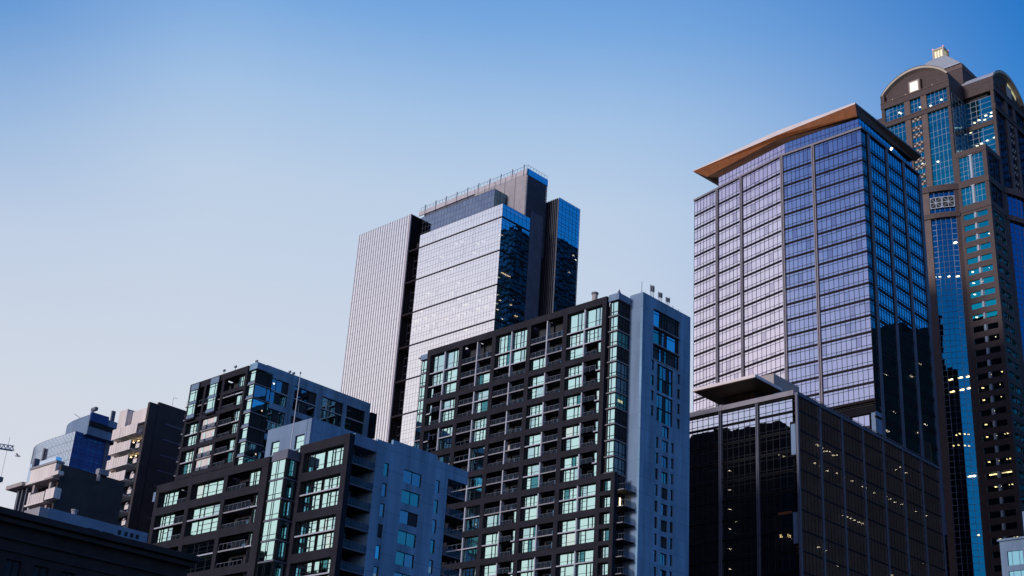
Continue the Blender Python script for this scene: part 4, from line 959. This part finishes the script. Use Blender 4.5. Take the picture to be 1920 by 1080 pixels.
for y, w in ((69.9, 1.3), (71.6, 1.3), (73.4, .35), (74.2, .35), (74.9, .35), (75.6, .35)):
    q = MB(); q.fb(FR(-128.7), y, y+w, -.02, .05, 34.2 if w > 1 else 34.5, 34.4 if w > 1 else 34.95, m_dark); q.obj('vent', T)
q = MB(); q.tube((-129.8, 68.6, 35.4), (-129.8, 68.6, 36.0), .3, m_slab, 10); q.tube((-129.8, 68.6, 36.0), (-129.8, 68.6, 36.15), .38, m_slab, 10); q.obj('roof_vent', T)

# ================= 13. pale corner building bottom right
T = thing('stone_block', 'small pale grey stone block with bright cyan windows, cut off at bottom right corner', 'building', (-93, 235, 0))
f = FL(228.9)
hs = [(-99.9, -97.1, 60.0-3.5*k+.0, 62.5-3.5*k) for k in range(-0, 4)]+[(-95.6, -92.8, 60.0-3.5*k, 62.5-3.5*k) for k in range(4)]
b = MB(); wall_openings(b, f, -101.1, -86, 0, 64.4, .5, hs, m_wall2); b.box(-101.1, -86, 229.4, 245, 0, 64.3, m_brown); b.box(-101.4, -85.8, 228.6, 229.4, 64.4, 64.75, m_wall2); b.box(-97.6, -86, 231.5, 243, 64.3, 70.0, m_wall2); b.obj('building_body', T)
for h in hs:
    q = MB(); q.panes(f, [h[0], h[0]+.8, h[1]-.7, h[1]], [h[2], h[3]], -.2, m_cyan, .002, m_mull, .05, .04); q.obj('window', T)

# ================= 14. crane jib and gull
T = thing('tower_crane', 'distant tower crane with only the tip of its lattice jib showing at the left edge', 'crane', (-700, 250, 0))
def lattice(q, A_, B_, s, n, m):
    A_ = Vector(A_); B_ = Vector(B_); d = (B_-A_); up = Vector((0, 0, s)); sd_ = d.normalized().cross(Vector((0, 0, 1)))*s*.6
    for o_ in (sd_, -sd_, up*1.6): q.tube(A_+o_, B_+o_, .22, m, 4)
    for i in range(n):
        a = A_+d*(i/n); c = A_+d*((i+1)/n); mid = (a+c)/2
        for o_ in (sd_, -sd_): q.tube(a+o_, mid+up*1.6, .13, m, 4); q.tube(mid+up*1.6, c+o_, .13, m, 4)
def pix(x, y, D):
    d = RGT*(x-960)-UPV*(y-540)+FWD*FPX; k = D/math.hypot(d.x, d.y); return Vector((d.x*k, d.y*k, CZ+d.z*k))
tip = pix(25, 845, 620); back = pix(-190, 812, 600)
q = MB(); lattice(q, back, tip, 1.3, 26, m_crane); q.obj('jib', T)
q = MB()
for i in range(4): q.tube((back.x+(i % 2)*2, back.y+(i//2)*2, 0), (back.x+(i % 2)*2, back.y+(i//2)*2, back.z+8), .3, m_crane, 4)
for k in range(int(back.z/4)): z = k*4; q.tube((back.x, back.y, z), (back.x+2, back.y, z+4), .15, m_crane, 4); q.tube((back.x+2, back.y, z), (back.x+2, back.y+2, z+4), .15, m_crane, 4)
q.obj('mast', T)
q = MB(); hk = pix(1, 899, 610); q.box(hk.x-1.2, hk.x+.8, hk.y-.8, hk.y+.8, hk.z-1, hk.z+1, m_pierdark); q.tube(hk, (hk.x, hk.y, tip.z+3), .08, m_pierdark, 4); q.obj('hook_block', T)
c = pix(33.5, 855, 120)
q = MB(); R_ = azdir(90)
def bp(a, b_, z): return c+R_*a+azdir(0)*b_+Vector((0, 0, z))
body = [(-.30, .0), (-.18, .05), (0, .07), (.16, .05), (.26, .01)]
for (a0, r0), (a1, r1) in zip(body[:-1], body[1:]): q.tube(bp(a0, 0, 0), bp(a1, 0, 0), max(r0, .01), m_bird, 8, max(r1, .01))
for s_ in (-1, 1):
    q.face([bp(.08, 0, .03), bp(.04, s_*.32, .13), bp(-.10, s_*.32, .12), bp(-.08, 0, .03)], m_bird)
    q.face([bp(.04, s_*.32, .13), bp(-.10, s_*.66, .06), bp(-.12, s_*.64, .055), bp(-.10, s_*.32, .12)], m_bird)
o = q.obj('gull', None, 'small grey gull gliding in the sky above the concrete block', cat='bird')

# ================= added dark blocks, unseen, that darken what the glass mirrors
def block(x0, x1, y0, y1, h, label, steps=(), mm=None):
    mm = mm or m_mirrored
    T = thing('reflection_block', label, 'office building', ((x0+x1)/2, (y0+y1)/2, 0))
    q = MB(); q.box(x0, x1, y0, y1, 0, h, mm); q.obj('reflection_block_body', T)
    for (a, c, hh) in steps: q = MB(); q.box(a, c, y0+2, y1-2, h, hh, m_mirrored); q.obj('reflection_block_top', T)
    q = MB()
    for k in range(int(h/4)): 
        z = 2+4*k; q.box(x0-.06, x1+.06, y0-.06, y1+.06, z, z+1.5, m_black)
    q.obj('window_bands', T)
block(-222, -184, 209, 222, 119.5, 'unseen dark block added behind the tall apartment tower to darken reflections in nearby glass', ((-214, -202, 121.5),))
block(-140, -58, 386, 430, 181, 'broad dark block added outside the right edge, mirrored in the violet tower side', ((-120, -95, 186),))
block(-640, -560, -260, -150, 150, 'dark block added outside the left edge, mirrored in the low apartment block windows', ((-620, -600, 162),))
block(-540, -470, -420, -330, 158, 'dark block added behind the camera to the left, mirrored in the tall apartment tower', ((-520, -500, 168),))
block(-30, 30, 150, 200, 60, 'low dark block added beyond the right edge for side windows to mirror', ())
block(-243, -195, 335, 352, 222, 'unseen dark block added behind the violet tower, mirrored in the brown stone tower')
block(-168, -120, 520, 580, 372, 'skyscraper-high dark block added outside the right edge, mirrored in the silver tower side', mm=mat('blue_grey_reflection_facade', (.022, .07, .17), .8, .5, .05, (3, 3.7, .5), .4))
